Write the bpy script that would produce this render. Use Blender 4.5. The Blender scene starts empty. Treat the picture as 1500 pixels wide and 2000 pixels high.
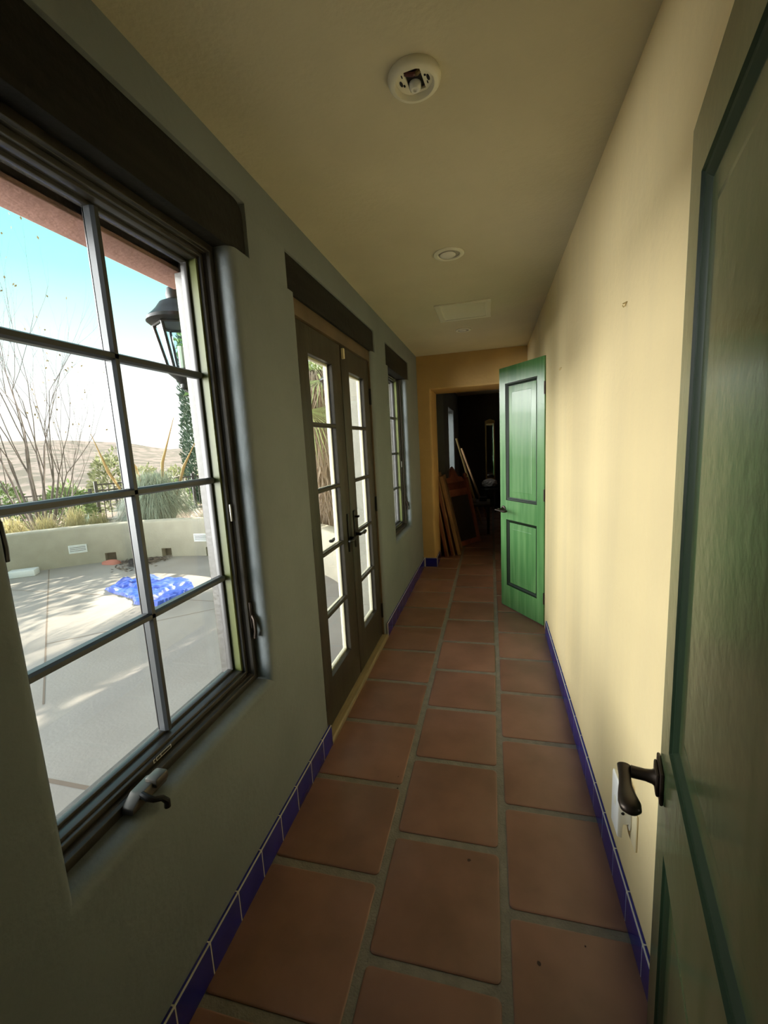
import bpy, bmesh, math, random
from mathutils import Vector, Matrix, noise
sc = bpy.context.scene
COL = sc.collection
R = math.radians

# ------------------------------------------------------------------ materials
def srgb(r, g, b):
    def f(c):
        c /= 255.0
        return c/12.92 if c <= 0.04045 else ((c+0.055)/1.055)**2.4
    return (f(r), f(g), f(b), 1.0)

def mat(name, col, rough=0.5, var=0.0, scale=4.0, bump=0.0, bscale=60.0, metal=0.0, spec=0.5, stretch=None,
        col2=None, island=0.0, trans=0.0, detail=5.0, bdist=0.01, hard=0.15):
    m = bpy.data.materials.new(name); m.use_nodes = True
    nt = m.node_tree; N = nt.nodes; L = nt.links
    p = N['Principled BSDF']
    p.inputs['Roughness'].default_value = rough
    p.inputs['Metallic'].default_value = metal
    p.inputs['Specular IOR Level'].default_value = spec
    p.inputs['Base Color'].default_value = col
    if var or bump or col2 or island:
        tc = N.new('ShaderNodeTexCoord'); mp = N.new('ShaderNodeMapping')
        L.new(tc.outputs['Object'], mp.inputs['Vector'])
        if stretch: mp.inputs['Scale'].default_value = stretch
        last = None
        if var or col2:
            n = N.new('ShaderNodeTexNoise'); n.inputs['Scale'].default_value = scale; n.inputs['Detail'].default_value = detail
            L.new(mp.outputs['Vector'], n.inputs['Vector'])
            r = N.new('ShaderNodeValToRGB')
            c2 = col2 if col2 else tuple(c*(1-var) for c in col[:3]) + (1,)
            c1 = col if col2 else tuple(min(1, c*(1+var)) for c in col[:3]) + (1,)
            r.color_ramp.elements[0].position = 0.5-hard; r.color_ramp.elements[1].position = 0.5+hard
            r.color_ramp.elements[0].color = c2; r.color_ramp.elements[1].color = c1
            L.new(n.outputs['Fac'], r.inputs['Fac']); last = r.outputs['Color']
        if island:
            g = N.new('ShaderNodeNewGeometry'); h = N.new('ShaderNodeMapRange')
            h.inputs['To Min'].default_value = 1-island; h.inputs['To Max'].default_value = 1+island
            L.new(g.outputs['Random Per Island'], h.inputs['Value'])
            mx = N.new('ShaderNodeMix'); mx.data_type = 'RGBA'; mx.blend_type = 'MULTIPLY'; mx.inputs['Factor'].default_value = 1
            if last is not None: L.new(last, mx.inputs['A'])
            else: mx.inputs['A'].default_value = col
            L.new(h.outputs['Result'], mx.inputs['B']); last = mx.outputs['Result']
        if last is not None: L.new(last, p.inputs['Base Color'])
        if bump:
            b = N.new('ShaderNodeBump'); b.inputs['Strength'].default_value = bump; b.inputs['Distance'].default_value = bdist
            n2 = N.new('ShaderNodeTexNoise'); n2.inputs['Scale'].default_value = bscale; n2.inputs['Detail'].default_value = 4
            L.new(tc.outputs['Object'], n2.inputs['Vector'])
            L.new(n2.outputs['Fac'], b.inputs['Height']); L.new(b.outputs['Normal'], p.inputs['Normal'])
    if trans:
        # thin leaf: part of the light passes through
        out = N['Material Output']; t = N.new('ShaderNodeBsdfTranslucent'); mixs = N.new('ShaderNodeMixShader')
        t.inputs['Color'].default_value = col; mixs.inputs['Fac'].default_value = trans
        L.new(p.outputs['BSDF'], mixs.inputs[1]); L.new(t.outputs['BSDF'], mixs.inputs[2]); L.new(mixs.outputs['Shader'], out.inputs['Surface'])
    return m

def glass_mat(name, tint=(1, 1, 1, 1), rough=0.0):
    m = bpy.data.materials.new(name); m.use_nodes = True
    nt = m.node_tree; N = nt.nodes; L = nt.links
    N.remove(N['Principled BSDF']); out = N['Material Output']
    t = N.new('ShaderNodeBsdfTransparent'); t.inputs['Color'].default_value = tint
    g = N.new('ShaderNodeBsdfGlossy'); g.inputs['Roughness'].default_value = rough
    lw = N.new('ShaderNodeLayerWeight'); lw.inputs['Blend'].default_value = 0.5
    pw = N.new('ShaderNodeMath'); pw.operation = 'POWER'; pw.inputs[1].default_value = 5.0
    ma = N.new('ShaderNodeMath'); ma.operation = 'MULTIPLY_ADD'; ma.inputs[1].default_value = 0.9; ma.inputs[2].default_value = 0.035
    L.new(lw.outputs['Facing'], pw.inputs[0]); L.new(pw.outputs[0], ma.inputs[0])
    mx = N.new('ShaderNodeMixShader')
    L.new(ma.outputs[0], mx.inputs['Fac']); L.new(t.outputs['BSDF'], mx.inputs[1]); L.new(g.outputs['BSDF'], mx.inputs[2])
    L.new(mx.outputs['Shader'], out.inputs['Surface'])
    return m

M = {}
M['wall_grey'] = mat('greygreen_plaster', (0.19, 0.215, 0.222, 1), 0.75, 0.06, 3, 0.25, 45)
M['wall_cream'] = mat('cream_plaster', (0.80, 0.65, 0.35, 1), 0.62, 0.0, 2.2, 0.22, 40, stretch=(1, 2.4, 0.30), col2=(0.70, 0.575, 0.325, 1), hard=0.25)
M['wall_ochre'] = mat('ochre_plaster', (0.50, 0.33, 0.125, 1), 0.7, 0.08, 3, 0.25, 40)
M['ceiling'] = mat('ceiling_plaster', (0.60, 0.55, 0.405, 1), 0.8, 0.04, 2.5, 0.2, 50)
M['stucco'] = mat('cream_stucco', (0.36, 0.325, 0.245, 1), 0.85, 0.06, 6, 0.4, 60)
M['stucco_white'] = mat('pale_stucco', (0.38, 0.365, 0.30, 1), 0.85, 0.05, 6, 0.3, 60)
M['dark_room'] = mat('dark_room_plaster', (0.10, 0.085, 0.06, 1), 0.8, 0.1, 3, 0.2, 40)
M['tile'] = mat('terracotta_tile', (0.28, 0.145, 0.105, 1), 0.36, 0.0, 5, 0.10, 12, col2=(0.21, 0.11, 0.078, 1), island=0.10, spec=0.45)
M['tile_spot'] = mat('tile_pit', (0.05, 0.025, 0.02, 1), 0.8)
M['grout'] = mat('floor_grout', (0.21, 0.19, 0.16, 1), 0.8, 0.12, 20, 0.4, 150)
M['cobalt'] = mat('cobalt_glazed_tile', (0.014, 0.015, 0.19, 1), 0.12, 0.15, 8, 0.05, 30, spec=0.6, island=0.18)
M['white_grout'] = mat('white_grout', (0.55, 0.54, 0.52, 1), 0.8)
M['lintel'] = mat('ebony_wood', (0.010, 0.0095, 0.008, 1), 0.75, 0.35, 6, 0.3, 40, stretch=(6, 0.5, 6), spec=0.3)
M['bronze_wood'] = mat('dark_bronze_wood', (0.032, 0.027, 0.019, 1), 0.42, 0.25, 5, 0.1, 60, stretch=(5, 5, 0.6))
M['sash'] = mat('taupe_sash', (0.052, 0.049, 0.046, 1), 0.26, 0.1, 8)
M['olive'] = mat('olive_sash_stop', (0.10, 0.115, 0.028, 1), 0.4, 0.1, 6)
M['muntin'] = mat('muntin_bronze', (0.055, 0.06, 0.065, 1), 0.35)
M['bead'] = mat('cream_glazing_bead', (0.75, 0.70, 0.52, 1), 0.4)
M['head'] = mat('brown_door_frame', (0.11, 0.075, 0.042, 1), 0.5, 0.2, 6)
M['thresh'] = mat('oak_threshold', (0.26, 0.20, 0.11, 1), 0.5, 0.2, 8, stretch=(8, 0.6, 8))
M['black_iron'] = mat('black_iron', (0.018, 0.017, 0.016, 1), 0.38, metal=0.6)
M['bronze_lever'] = mat('oil_rubbed_bronze', (0.035, 0.025, 0.018, 1), 0.38, metal=0.7)
M['crank'] = mat('bronze_crank', (0.10, 0.09, 0.075, 1), 0.35, metal=0.6)
M['steel'] = mat('pale_steel', (0.6, 0.6, 0.55, 1), 0.3, metal=0.7)
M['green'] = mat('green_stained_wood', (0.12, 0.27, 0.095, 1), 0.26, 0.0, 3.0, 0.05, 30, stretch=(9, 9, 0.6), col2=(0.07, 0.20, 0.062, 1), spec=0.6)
M['green_shaded'] = mat('green_stained_wood_shaded', (0.055, 0.068, 0.032, 1), 0.20, 0.0, 3.0, 0.05, 30, stretch=(9, 9, 0.6), col2=(0.032, 0.052, 0.02, 1), spec=0.7)  # same green paint; near door's dimmer light and grazing sheen put into the colour
M['green_dark'] = mat('dark_moulding_glaze', (0.009, 0.020, 0.009, 1), 0.40, spec=0.25)
M['white'] = mat('white_plastic', (0.78, 0.78, 0.74, 1), 0.4)
M['offwhite'] = mat('offwhite_enamel', (0.76, 0.735, 0.60, 1), 0.45)
M['ivory'] = mat('ivory_plastic', (0.75, 0.66, 0.42, 1), 0.45)
M['darkhole'] = mat('dark_hole', (0.012, 0.01, 0.012, 1), 0.8)
M['redwire'] = mat('wire_connector_red', (0.07, 0.012, 0.014, 1), 0.5)
M['brasswire'] = mat('wire_connector_tan', (0.12, 0.075, 0.02, 1), 0.5)
M['baffle'] = mat('grey_baffle', (0.38, 0.36, 0.30, 1), 0.6)
M['carved_wood'] = mat('carved_red_wood', (0.26, 0.085, 0.05, 1), 0.45, 0.3, 6, 0.3, 25)
M['lampglass'] = mat('frosted_lamp', (0.75, 0.74, 0.68, 1), 0.25)
M['concrete'] = mat('patio_concrete', (0.29, 0.265, 0.235, 1), 0.75, 0.0, 1.6, 0.15, 60, col2=(0.24, 0.215, 0.19, 1), detail=8)
M['joint'] = mat('control_joint', (0.16, 0.12, 0.09, 1), 0.9)
M['terracotta'] = mat('terracotta_beam', (0.36, 0.19, 0.155, 1), 0.75, 0.12, 5, 0.2, 50)
M['gravel'] = mat('pink_gravel', (0.22, 0.155, 0.125, 1), 0.9, 0.0, 14, 0.6, 80, col2=(0.17, 0.12, 0.09, 1))
M['hill'] = mat('dry_hillside', (0.145, 0.112, 0.102, 1), 0.95, 0.0, 0.42, 0, 1, col2=(0.055, 0.048, 0.036, 1), detail=6, hard=0.06, stretch=(1, 1, 2.5))
M['boulder'] = mat('tan_boulder', (0.42, 0.33, 0.24, 1), 0.9, 0.2, 6, 0.5, 20)
M['bark'] = mat('pale_bark', (0.15, 0.12, 0.11, 1), 0.8, 0.25, 10)
M['bark_dark'] = mat('brown_bark', (0.10, 0.075, 0.05, 1), 0.9, 0.25, 10, 0.5, 30)
M['leaf'] = mat('green_leaf', (0.15, 0.23, 0.07, 1), 0.55, island=0.45, trans=0.4)
M['leaf_dark'] = mat('dark_evergreen_leaf', (0.06, 0.10, 0.062, 1), 0.6, island=0.4, trans=0.25)
M['leaf_pale'] = mat('pale_desert_leaf', (0.20, 0.22, 0.11, 1), 0.6, island=0.45, trans=0.4)
M['leaf_dry'] = mat('dry_leaf', (0.16, 0.12, 0.05, 1), 0.7, island=0.3, trans=0.3)
M['blade'] = mat('bluegreen_blade', (0.30, 0.35, 0.26, 1), 0.30, island=0.75, trans=0.35)
M['gold'] = mat('golden_blade', (0.42, 0.37, 0.18, 1), 0.5, island=0.5, trans=0.4)
M['stalk'] = mat('ochre_stalk', (0.42, 0.25, 0.08, 1), 0.7)
M['frond'] = mat('palm_frond', (0.34, 0.40, 0.17, 1), 0.4, island=0.5, trans=0.4)
M['thatch'] = mat('dead_frond', (0.36, 0.28, 0.215, 1), 0.85, island=0.5, trans=0.2)
M['agave'] = mat('agave_leaf', (0.20, 0.28, 0.20, 1), 0.5, island=0.2)
M['fence'] = mat('fence_iron', (0.06, 0.05, 0.045, 1), 0.6)
M['tarp'] = mat('blue_tarp', (0.02, 0.075, 0.44, 1), 0.5, 0.15, 12, spec=0.6)
M['litter'] = mat('brown_litter', (0.07, 0.05, 0.04, 1), 0.9, island=0.5)
M['scrap'] = mat('red_scrap', (0.42, 0.13, 0.09, 1), 0.7)
M['lantern_glass'] = glass_mat('seeded_glass', (0.80, 0.93, 0.97, 1), 0.15)
M['glass'] = glass_mat('window_glass', (0.97, 0.985, 0.98, 1))
M['red_wood'] = mat('red_brown_wood', (0.17, 0.055, 0.03, 1), 0.45, 0.3, 6, stretch=(5, 5, 0.7))
M['tan_wood'] = mat('tan_wood', (0.28, 0.16, 0.07, 1), 0.5, 0.25, 6)
M['dark_wood'] = mat('near_black_wood', (0.03, 0.02, 0.015, 1), 0.5)
M['armoire'] = mat('walnut_wood', (0.15, 0.085, 0.05, 1), 0.45, 0.3, 5, stretch=(5, 5, 0.7))
M['gilt'] = mat('gilt_frame', (0.55, 0.40, 0.16, 1), 0.35, metal=0.5)
M['mirror'] = mat('mirror_glass', (0.85, 0.85, 0.85, 1), 0.03, metal=1.0)
M['fleece'] = mat('pale_fleece', (0.26, 0.225, 0.20, 1), 0.95, 0.2, 20, 0.8, 60)

# ------------------------------------------------------------------ object helpers
def link(o, parent=None):
    COL.objects.link(o)
    if parent is not None: o.parent = parent
    return o

def smooth(me, ang=35):
    for p in me.polygons: p.use_smooth = True
    try: me.set_sharp_from_angle(angle=R(ang))
    except Exception: pass

def obj(name, bm, m, parent=None, sm=True, ang=35):
    bmesh.ops.remove_doubles(bm, verts=bm.verts, dist=1e-6)
    bmesh.ops.recalc_face_normals(bm, faces=bm.faces)
    return raw(name, bm, m, parent, sm, ang)

def raw(name, bm, m, parent=None, sm=True, ang=35):
    me = bpy.data.meshes.new(name); bm.to_mesh(me); bm.free()
    for x in (m if isinstance(m, (list, tuple)) else [m]): me.materials.append(M[x] if isinstance(x, str) else x)
    if sm: smooth(me, ang)
    return link(bpy.data.objects.new(name, me), parent)

def tag(o, label, cat, group=None, kind=None):
    o['label'] = label; o['category'] = cat
    if group: o['group'] = group
    if kind: o['kind'] = kind
    return o

def thing(name, label, cat, loc=(0, 0, 0), rz=0.0, group=None, kind=None):
    o = bpy.data.objects.new(name, None); COL.objects.link(o)
    o.empty_display_size = 0.05
    o.location = loc; o.rotation_euler = (0, 0, rz)
    return tag(o, label, cat, group, kind)

def place(o, loc):   # shift mesh data so that the origin sits at loc (world geometry unchanged)
    o.data.transform(Matrix.Translation(-Vector(loc))); o.location = loc
    return o

def box(bm, x0, x1, y0, y1, z0, z1, bev=0.0, seg=2, mi=0, mtx=None):
    b = bmesh.new()
    v = [b.verts.new((x, y, z)) for x in (x0, x1) for y in (y0, y1) for z in (z0, z1)]
    for q in ((0, 1, 3, 2), (4, 6, 7, 5), (0, 4, 5, 1), (2, 3, 7, 6), (0, 2, 6, 4), (1, 5, 7, 3)): b.faces.new([v[i] for i in q])
    bmesh.ops.recalc_face_normals(b, faces=b.faces)
    if bev: bmesh.ops.bevel(b, geom=list(b.edges), offset=bev, segments=seg, profile=0.5, affect='EDGES', clamp_overlap=True)
    merge(bm, b, mi, mtx)

def merge(bm, b, mi=0, mtx=None):
    vm = {}
    for v in b.verts: vm[v] = bm.verts.new(mtx @ v.co if mtx is not None else v.co)
    for f in b.faces:
        try:
            g = bm.faces.new([vm[v] for v in f.verts]); g.material_index = mi if mi is not None else f.material_index
        except ValueError: pass
    b.free()

def prism(bm, pts, lo, hi, axis=0, bev=0.0, seg=2, mi=0, mtx=None):
    """extrude polygon pts (2D) along axis from lo to hi; 2D coords fill the remaining axes in order"""
    b = bmesh.new()
    def P(a, q):
        c = list(q); c.insert(axis, a); return c
    A = [b.verts.new(P(lo, q)) for q in pts]; B = [b.verts.new(P(hi, q)) for q in pts]
    b.faces.new(A); b.faces.new(B[::-1]); n = len(pts)
    for i in range(n): b.faces.new([A[i], A[(i+1) % n], B[(i+1) % n], B[i]])
    bmesh.ops.recalc_face_normals(b, faces=b.faces)
    if bev: bmesh.ops.bevel(b, geom=list(b.edges), offset=bev, segments=seg, profile=0.5, affect='EDGES', clamp_overlap=True)
    merge(bm, b, mi, mtx)

def tube(bm, pts, rad, n=10, mi=0, cap=True, sx=1.0, mtx=None):
    """tube along points; rad number or list; sx flattens one axis"""
    pts = [Vector(p) for p in pts]; rs = rad if isinstance(rad, (list, tuple)) else [rad]*len(pts)
    rings = []; prev = None
    for i, p in enumerate(pts):
        d = (pts[min(i+1, len(pts)-1)] - pts[max(i-1, 0)])
        if d.length < 1e-9: d = Vector((0, 0, 1))
        d.normalize()
        if prev is None:
            a = Vector((0, 0, 1)) if abs(d.z) < 0.9 else Vector((1, 0, 0))
            u = d.cross(a).normalized()
        else:
            u = (prev - d*prev.dot(d)).normalized()
        prev = u; w = d.cross(u)
        ring = []
        for k in range(n):
            t = 2*math.pi*k/n; q = p + (u*math.cos(t) + w*math.sin(t)*sx)*rs[i]
            ring.append(bm.verts.new(mtx @ q if mtx is not None else q))
        rings.append(ring)
    for a, b in zip(rings, rings[1:]):
        for k in range(n):
            f = bm.faces.new([a[k], a[(k+1) % n], b[(k+1) % n], b[k]]); f.material_index = mi
    if cap and n > 2:
        for r_, rev in ((rings[0], True), (rings[-1], False)):
            f = bm.faces.new(r_[::-1] if rev else r_); f.material_index = mi

def lathe(bm, prof, n=32, c=(0, 0, 0), mi=0, mtx=None, closed=False, a0=0.0):
    """revolve profile [(r,z),...] about z through c"""
    rings = []
    for r, z in prof:
        if r < 1e-6:
            q = Vector((c[0], c[1], c[2]+z)); rings.append([bm.verts.new(mtx @ q if mtx is not None else q)])
        else:
            ring = []
            for k in range(n):
                t = a0 + 2*math.pi*k/n; q = Vector((c[0]+r*math.cos(t), c[1]+r*math.sin(t), c[2]+z))
                ring.append(bm.verts.new(mtx @ q if mtx is not None else q))
            rings.append(ring)
    prs = list(zip(rings, rings[1:])) + ([(rings[-1], rings[0])] if closed else [])
    for a, b in prs:
        for k in range(n):
            k2 = (k+1) % n
            if len(a) == 1 and len(b) == 1: continue
            if len(a) == 1: vs = [a[0], b[k2], b[k]]
            elif len(b) == 1: vs = [a[k], a[k2], b[0]]
            else: vs = [a[k], a[k2], b[k2], b[k]]
            f = bm.faces.new(vs); f.material_index = mi

def ring_x(bm, y0, y1, z0, z1, w, xa, xb, bev=0.0, mi=0, wb=None, wt=None):
    """rectangular frame in a y-z plane, bars of width w, from x=xa to x=xb"""
    wb = w if wb is None else wb; wt = w if wt is None else wt
    o = [(y0, z0), (y1, z0), (y1, z1), (y0, z1)]; i = [(y0+w, z0+wb), (y1-w, z0+wb), (y1-w, z1-wt), (y0+w, z1-wt)]
    b = bmesh.new()
    V = {}
    for nm, P in (('o', o), ('i', i)):
        for s, x in (('a', xa), ('b', xb)): V[nm+s] = [b.verts.new((x, y, z)) for y, z in P]
    for k in range(4):
        j = (k+1) % 4
        for q, r in (('oa', 'ia'), ('ob', 'ib'), ('oa', 'ob'), ('ia', 'ib')):
            b.faces.new([V[q][k], V[q][j], V[r][j], V[r][k]])
    bmesh.ops.recalc_face_normals(b, faces=b.faces)
    if bev: bmesh.ops.bevel(b, geom=[e for e in b.edges if e.calc_face_angle(0) > 1], offset=bev, segments=2, profile=0.5, affect='EDGES', clamp_overlap=True)
    merge(bm, b, mi)

# ------------------------------------------------------------------ measurements (metres)
W = 1.18; H = 2.408; YB = 4.923; XE = -0.18; BH = 0.109
CAM = Vector((0.7943, 0.0, 1.4631))
def P(az, r, z=0.0): return Vector((CAM.x - r*math.sin(R(az)), r*math.cos(R(az)), z))

# ------------------------------------------------------------------ walls as cell lattices
def wall(name, us, zs, depth, thick, mp, mats, rad=0.02, seg=4, matfn=None, label=None, cat='wall', small=None):
    """front face at d=0; depth(u,z) gives how far a cell is sunk (>=thick: hole)"""
    bm = bmesh.new(); cache = {}
    def V(u, d, z):
        k = (round(u, 5), round(d, 5), round(z, 5))
        if k not in cache: cache[k] = bm.verts.new((u, d, z))
        return cache[k]
    nu, nz = len(us)-1, len(zs)-1
    D = [[depth((us[i]+us[i+1])/2, (zs[j]+zs[j+1])/2) for j in range(nz)] for i in range(nu)]
    def g(i, j):
        return D[i][j] if 0 <= i < nu and 0 <= j < nz else thick
    for i in range(nu):
        for j in range(nz):
            u0, u1, z0, z1 = us[i], us[i+1], zs[j], zs[j+1]; d = D[i][j]
            if d < thick:
                bm.faces.new([V(u0, d, z0), V(u1, d, z0), V(u1, d, z1), V(u0, d, z1)])
                bm.faces.new([V(u0, thick, z0), V(u0, thick, z1), V(u1, thick, z1), V(u1, thick, z0)])
    # steps between neighbouring cells
    def step(a, b, p0, p1):
        lo, hi = min(a, b), max(a, b)
        if hi - lo < 1e-6: return
        lv = sorted(set([lo] + [x for x in levels if lo < x < hi] + [hi]))
        for s, t in zip(lv, lv[1:]): bm.faces.new([V(p0[0], s, p0[1]), V(p1[0], s, p1[1]), V(p1[0], t, p1[1]), V(p0[0], t, p0[1])])
    levels = sorted(set([x for row in D for x in row if x < thick]))
    for i in range(nu+1):
        for j in range(nz): step(g(i-1, j), g(i, j), (us[i], zs[j]), (us[i], zs[j+1]))
    for i in range(nu):
        for j in range(nz+1): step(g(i, j-1), g(i, j), (us[i], zs[j]), (us[i+1], zs[j]))
    bmesh.ops.recalc_face_normals(bm, faces=bm.faces)
    umin, umax, zmin, zmax = us[0], us[-1], zs[0], zs[-1]
    if rad:
        ed = []
        for e in bm.edges:
            if len(e.link_faces) != 2: continue
            if any(abs(v.co.y) > 1e-6 for v in e.verts): continue
            if abs(e.calc_face_angle(0) - math.pi/2) > 0.1: continue
            m_ = (e.verts[0].co + e.verts[1].co)/2
            if min(abs(m_.x-umin), abs(m_.x-umax), abs(m_.z-zmin), abs(m_.z-zmax)) < 1e-5: continue
            ed.append((e, small is not None and any(r[0]-1e-4 <= m_.x <= r[1]+1e-4 and r[2]-1e-4 <= m_.z <= r[3]+1e-4 for r in small)))
        big = [e for e, k in ed if not k]; lit = [e for e, k in ed if k]
        bmesh.ops.bevel(bm, geom=big, offset=rad, segments=seg, profile=0.5, affect='EDGES', clamp_overlap=True)
        lit = [e for e in lit if e.is_valid]
        if lit: bmesh.ops.bevel(bm, geom=lit, offset=0.006, segments=2, profile=0.5, affect='EDGES', clamp_overlap=True)
    if matfn:
        for f in bm.faces:
            c = f.calc_center_median(); f.material_index = matfn(c.x, c.y, c.z, f.normal)
    for v in bm.verts: v.co = mp(v.co.x, v.co.y, v.co.z)
    o = obj(name, bm, mats, ang=40)
    tag(o, label or name.replace('_', ' '), cat, kind='structure')
    return o

# openings of the window wall: (y0, y1, z0, z1)
W1 = (0.540, 1.325, 0.622, 2.118)
D1 = (1.800, 3.012, -0.05, 2.112)
W2 = (3.515, 4.300, 0.622, 2.110)
W3 = (7.30, 8.43, 0.85, 2.02)
L1 = (0.445, 1.440, 2.118, 2.290)
L2 = (1.728, 3.095, 2.112, 2.262)
L3 = (3.430, 4.400, 2.085, 2.258)
def inside(r, u, z): return r[0] < u < r[1] and r[2] < z < r[3]
def dleft(u, z):
    if any(inside(r, u, z) for r in (L1, L2, L3)): return 0.11
    if any(inside(r, u, z) for r in (W1, D1, W2, W3)): return 0.18
    return 0.0
ys = sorted(set([-2.6, 9.7] + [a for r in (W1, D1, W2, W3, L1, L2, L3) for a in r[:2]] + [5.1]))
zs = sorted(set([-0.05, 2.75] + [a for r in (W1, D1, W2, W3, L1, L2, L3) for a in r[2:]]))
wall('wall_left', ys, zs, dleft, 0.18, lambda u, d, z: Vector((-d, u, z)), ['wall_grey', 'stucco_white'], 0.034, 6,
     lambda u, d, z, n: 1 if d > 0.1205 else 0, 'grey green plaster wall with the windows and glazed doors', 'wall', (L1, L2, L3))

wall('wall_right', sorted([-2.6, 3.345, 3.885, YB+0.35]), [-0.05, 2.03, H+0.2], lambda u, z: 0.2 if (3.345 < u < 3.885 and z < 2.03) else 0.0, 0.15,
     lambda u, d, z: Vector((W+d, u, z)), ['wall_cream'], 0.012, 3, None, 'long cream yellow plaster wall on the right')
wall('wall_back', [0.0, 0.15, 1.03, W], [-0.05, 2.040, H+0.1], lambda u, z: 0.5 if (0.15 < u < 1.03 and z < 2.04) else 0.0, 0.35,
     lambda u, d, z: Vector((u, YB+d, z)), ['wall_ochre'], 0.028, 5, None, 'ochre plaster end wall around the dark doorway')
wall('wall_front', [0.0, 0.15, 0.985, W], [-0.05, 2.05, H+0.1], lambda u, z: 0.5 if (0.15 < u < 0.985 and z < 2.05) else 0.0, 0.12,
     lambda u, d, z: Vector((u, 0.15-d, z)), ['wall_cream'], 0.01, 3, None, 'plaster wall around the doorway behind the viewer')

def plain(name, x0, x1, y0, y1, z0, z1, m, label, cat):
    bm = bmesh.new(); box(bm, x0, x1, y0, y1, z0, z1)
    return tag(obj(name, bm, m, sm=False), label, cat, kind='structure')
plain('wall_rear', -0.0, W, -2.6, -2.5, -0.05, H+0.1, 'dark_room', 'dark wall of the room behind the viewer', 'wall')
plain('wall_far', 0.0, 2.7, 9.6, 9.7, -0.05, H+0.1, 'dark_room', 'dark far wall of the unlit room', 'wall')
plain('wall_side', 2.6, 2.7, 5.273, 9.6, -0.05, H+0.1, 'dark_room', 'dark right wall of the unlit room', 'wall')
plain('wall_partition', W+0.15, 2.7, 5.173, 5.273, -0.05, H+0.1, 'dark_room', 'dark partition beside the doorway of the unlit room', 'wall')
# small closet behind the opened green door
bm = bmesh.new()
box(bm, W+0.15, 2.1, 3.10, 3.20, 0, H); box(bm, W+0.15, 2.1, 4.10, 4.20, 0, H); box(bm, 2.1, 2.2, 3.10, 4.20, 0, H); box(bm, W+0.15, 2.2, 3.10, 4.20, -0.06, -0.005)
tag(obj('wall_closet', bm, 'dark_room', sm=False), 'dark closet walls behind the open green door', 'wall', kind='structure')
wall('wall_niche', [6.55, 7.30, 8.43, 9.6], [0.0, 0.85, 2.02, H], lambda u, z: 0.5 if (7.30 < u < 8.43 and 0.85 < z < 2.02) else 0.0, 0.119,
     lambda u, d, z: Vector((0.12-d, u, z)), ['wall_grey'], 0.02, 3, None, 'thick grey green wall around the window of the unlit room')
# ceiling slab (roof above)
bm = bmesh.new(); box(bm, -0.0, 2.7, -2.6, 9.7, H, H+0.35)
tag(obj('ceiling', bm, 'ceiling', sm=False), 'olive cream plaster ceiling of the hallway', 'ceiling', kind='structure')

# ------------------------------------------------------------------ floor
random.seed(4)
bm = bmesh.new()
box(bm, 0.0, 2.62, -2.6, 9.65, -0.06, -0.0045, mi=0)
T = 0.4068; gw = 0.0145
def tile(x0, x1, y0, y1):
    b = bmesh.new(); rr = min(0.016, (x1-x0)/3, (y1-y0)/3); pts = []
    j = lambda: random.uniform(-0.0018, 0.0018)
    x0 += j(); x1 += j(); y0 += j(); y1 += j()
    for cx, cy, a in ((x1-rr, y1-rr, 0), (x0+rr, y1-rr, 90), (x0+rr, y0+rr, 180), (x1-rr, y0+rr, 270)):
        for k in range(4): t = R(a+30*k); pts.append((cx+rr*math.cos(t), cy+rr*math.sin(t)))
    lv = ((0.0, -0.006), (0.0, -0.0022), (0.0018, -0.0007), (0.0055, 0.0))
    cx, cy = (x0+x1)/2, (y0+y1)/2; rings = []
    for ins, z in lv:
        sx = 1-2*ins/(x1-x0); sy = 1-2*ins/(y1-y0)
        rings.append([b.verts.new((cx+(x-cx)*sx, cy+(y-cy)*sy, z)) for x, y in pts])
    n = len(pts)
    for A, B in zip(rings, rings[1:]):
        for k in range(n): b.faces.new([A[k], A[(k+1) % n], B[(k+1) % n], B[k]])
    b.faces.new(rings[-1])
    merge(bm, b, 1)
gl, gr = 0.4127, 0.8164
for (x0, x1, off) in ((0.004, gl-gw, 1.190), (gl+gw, gr-gw, 0.9648), (gr+gw, gr+T-gw, 1.1708), (gr+T+gw, gr+2*T-gw, 1.03), (gr+2*T+gw, gr+3*T-gw, 1.17), (gr+3*T+gw, gr+4*T-gw, 1.0)):
    for k in range(-9, 22):
        y0 = off+k*T+gw; y1 = off+(k+1)*T-gw
        xx = x1
        if y1 < -2.4 or y0 > 9.5: continue
        if y0 < YB+0.3:
            if x0 > W-0.05: continue
            xx = min(x1, W)
        tile(x0, xx, y0, y1)
# small pits in the clay
for x, y, r in ((0.906, 1.05, 0.006), (1.04, 1.12, 0.0025), (0.955, 0.82, 0.005), (0.70, 1.318, 0.006), (0.385, 1.585, 0.004), (0.375, 1.65, 0.0025)):
    b = bmesh.new(); n = 9
    vs = [b.verts.new((x+r*random.uniform(.8, 1.2)*math.cos(2*math.pi*k/n), y+r*random.uniform(.8, 1.2)*math.sin(2*math.pi*k/n), 0.0006)) for k in range(n)]
    b.faces.new(vs); merge(bm, b, 2)
tag(raw('floor', bm, ['grout', 'tile', 'tile_spot'], ang=50), 'terracotta saltillo tile floor with wide grey grout joints', 'floor', kind='structure')

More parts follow.
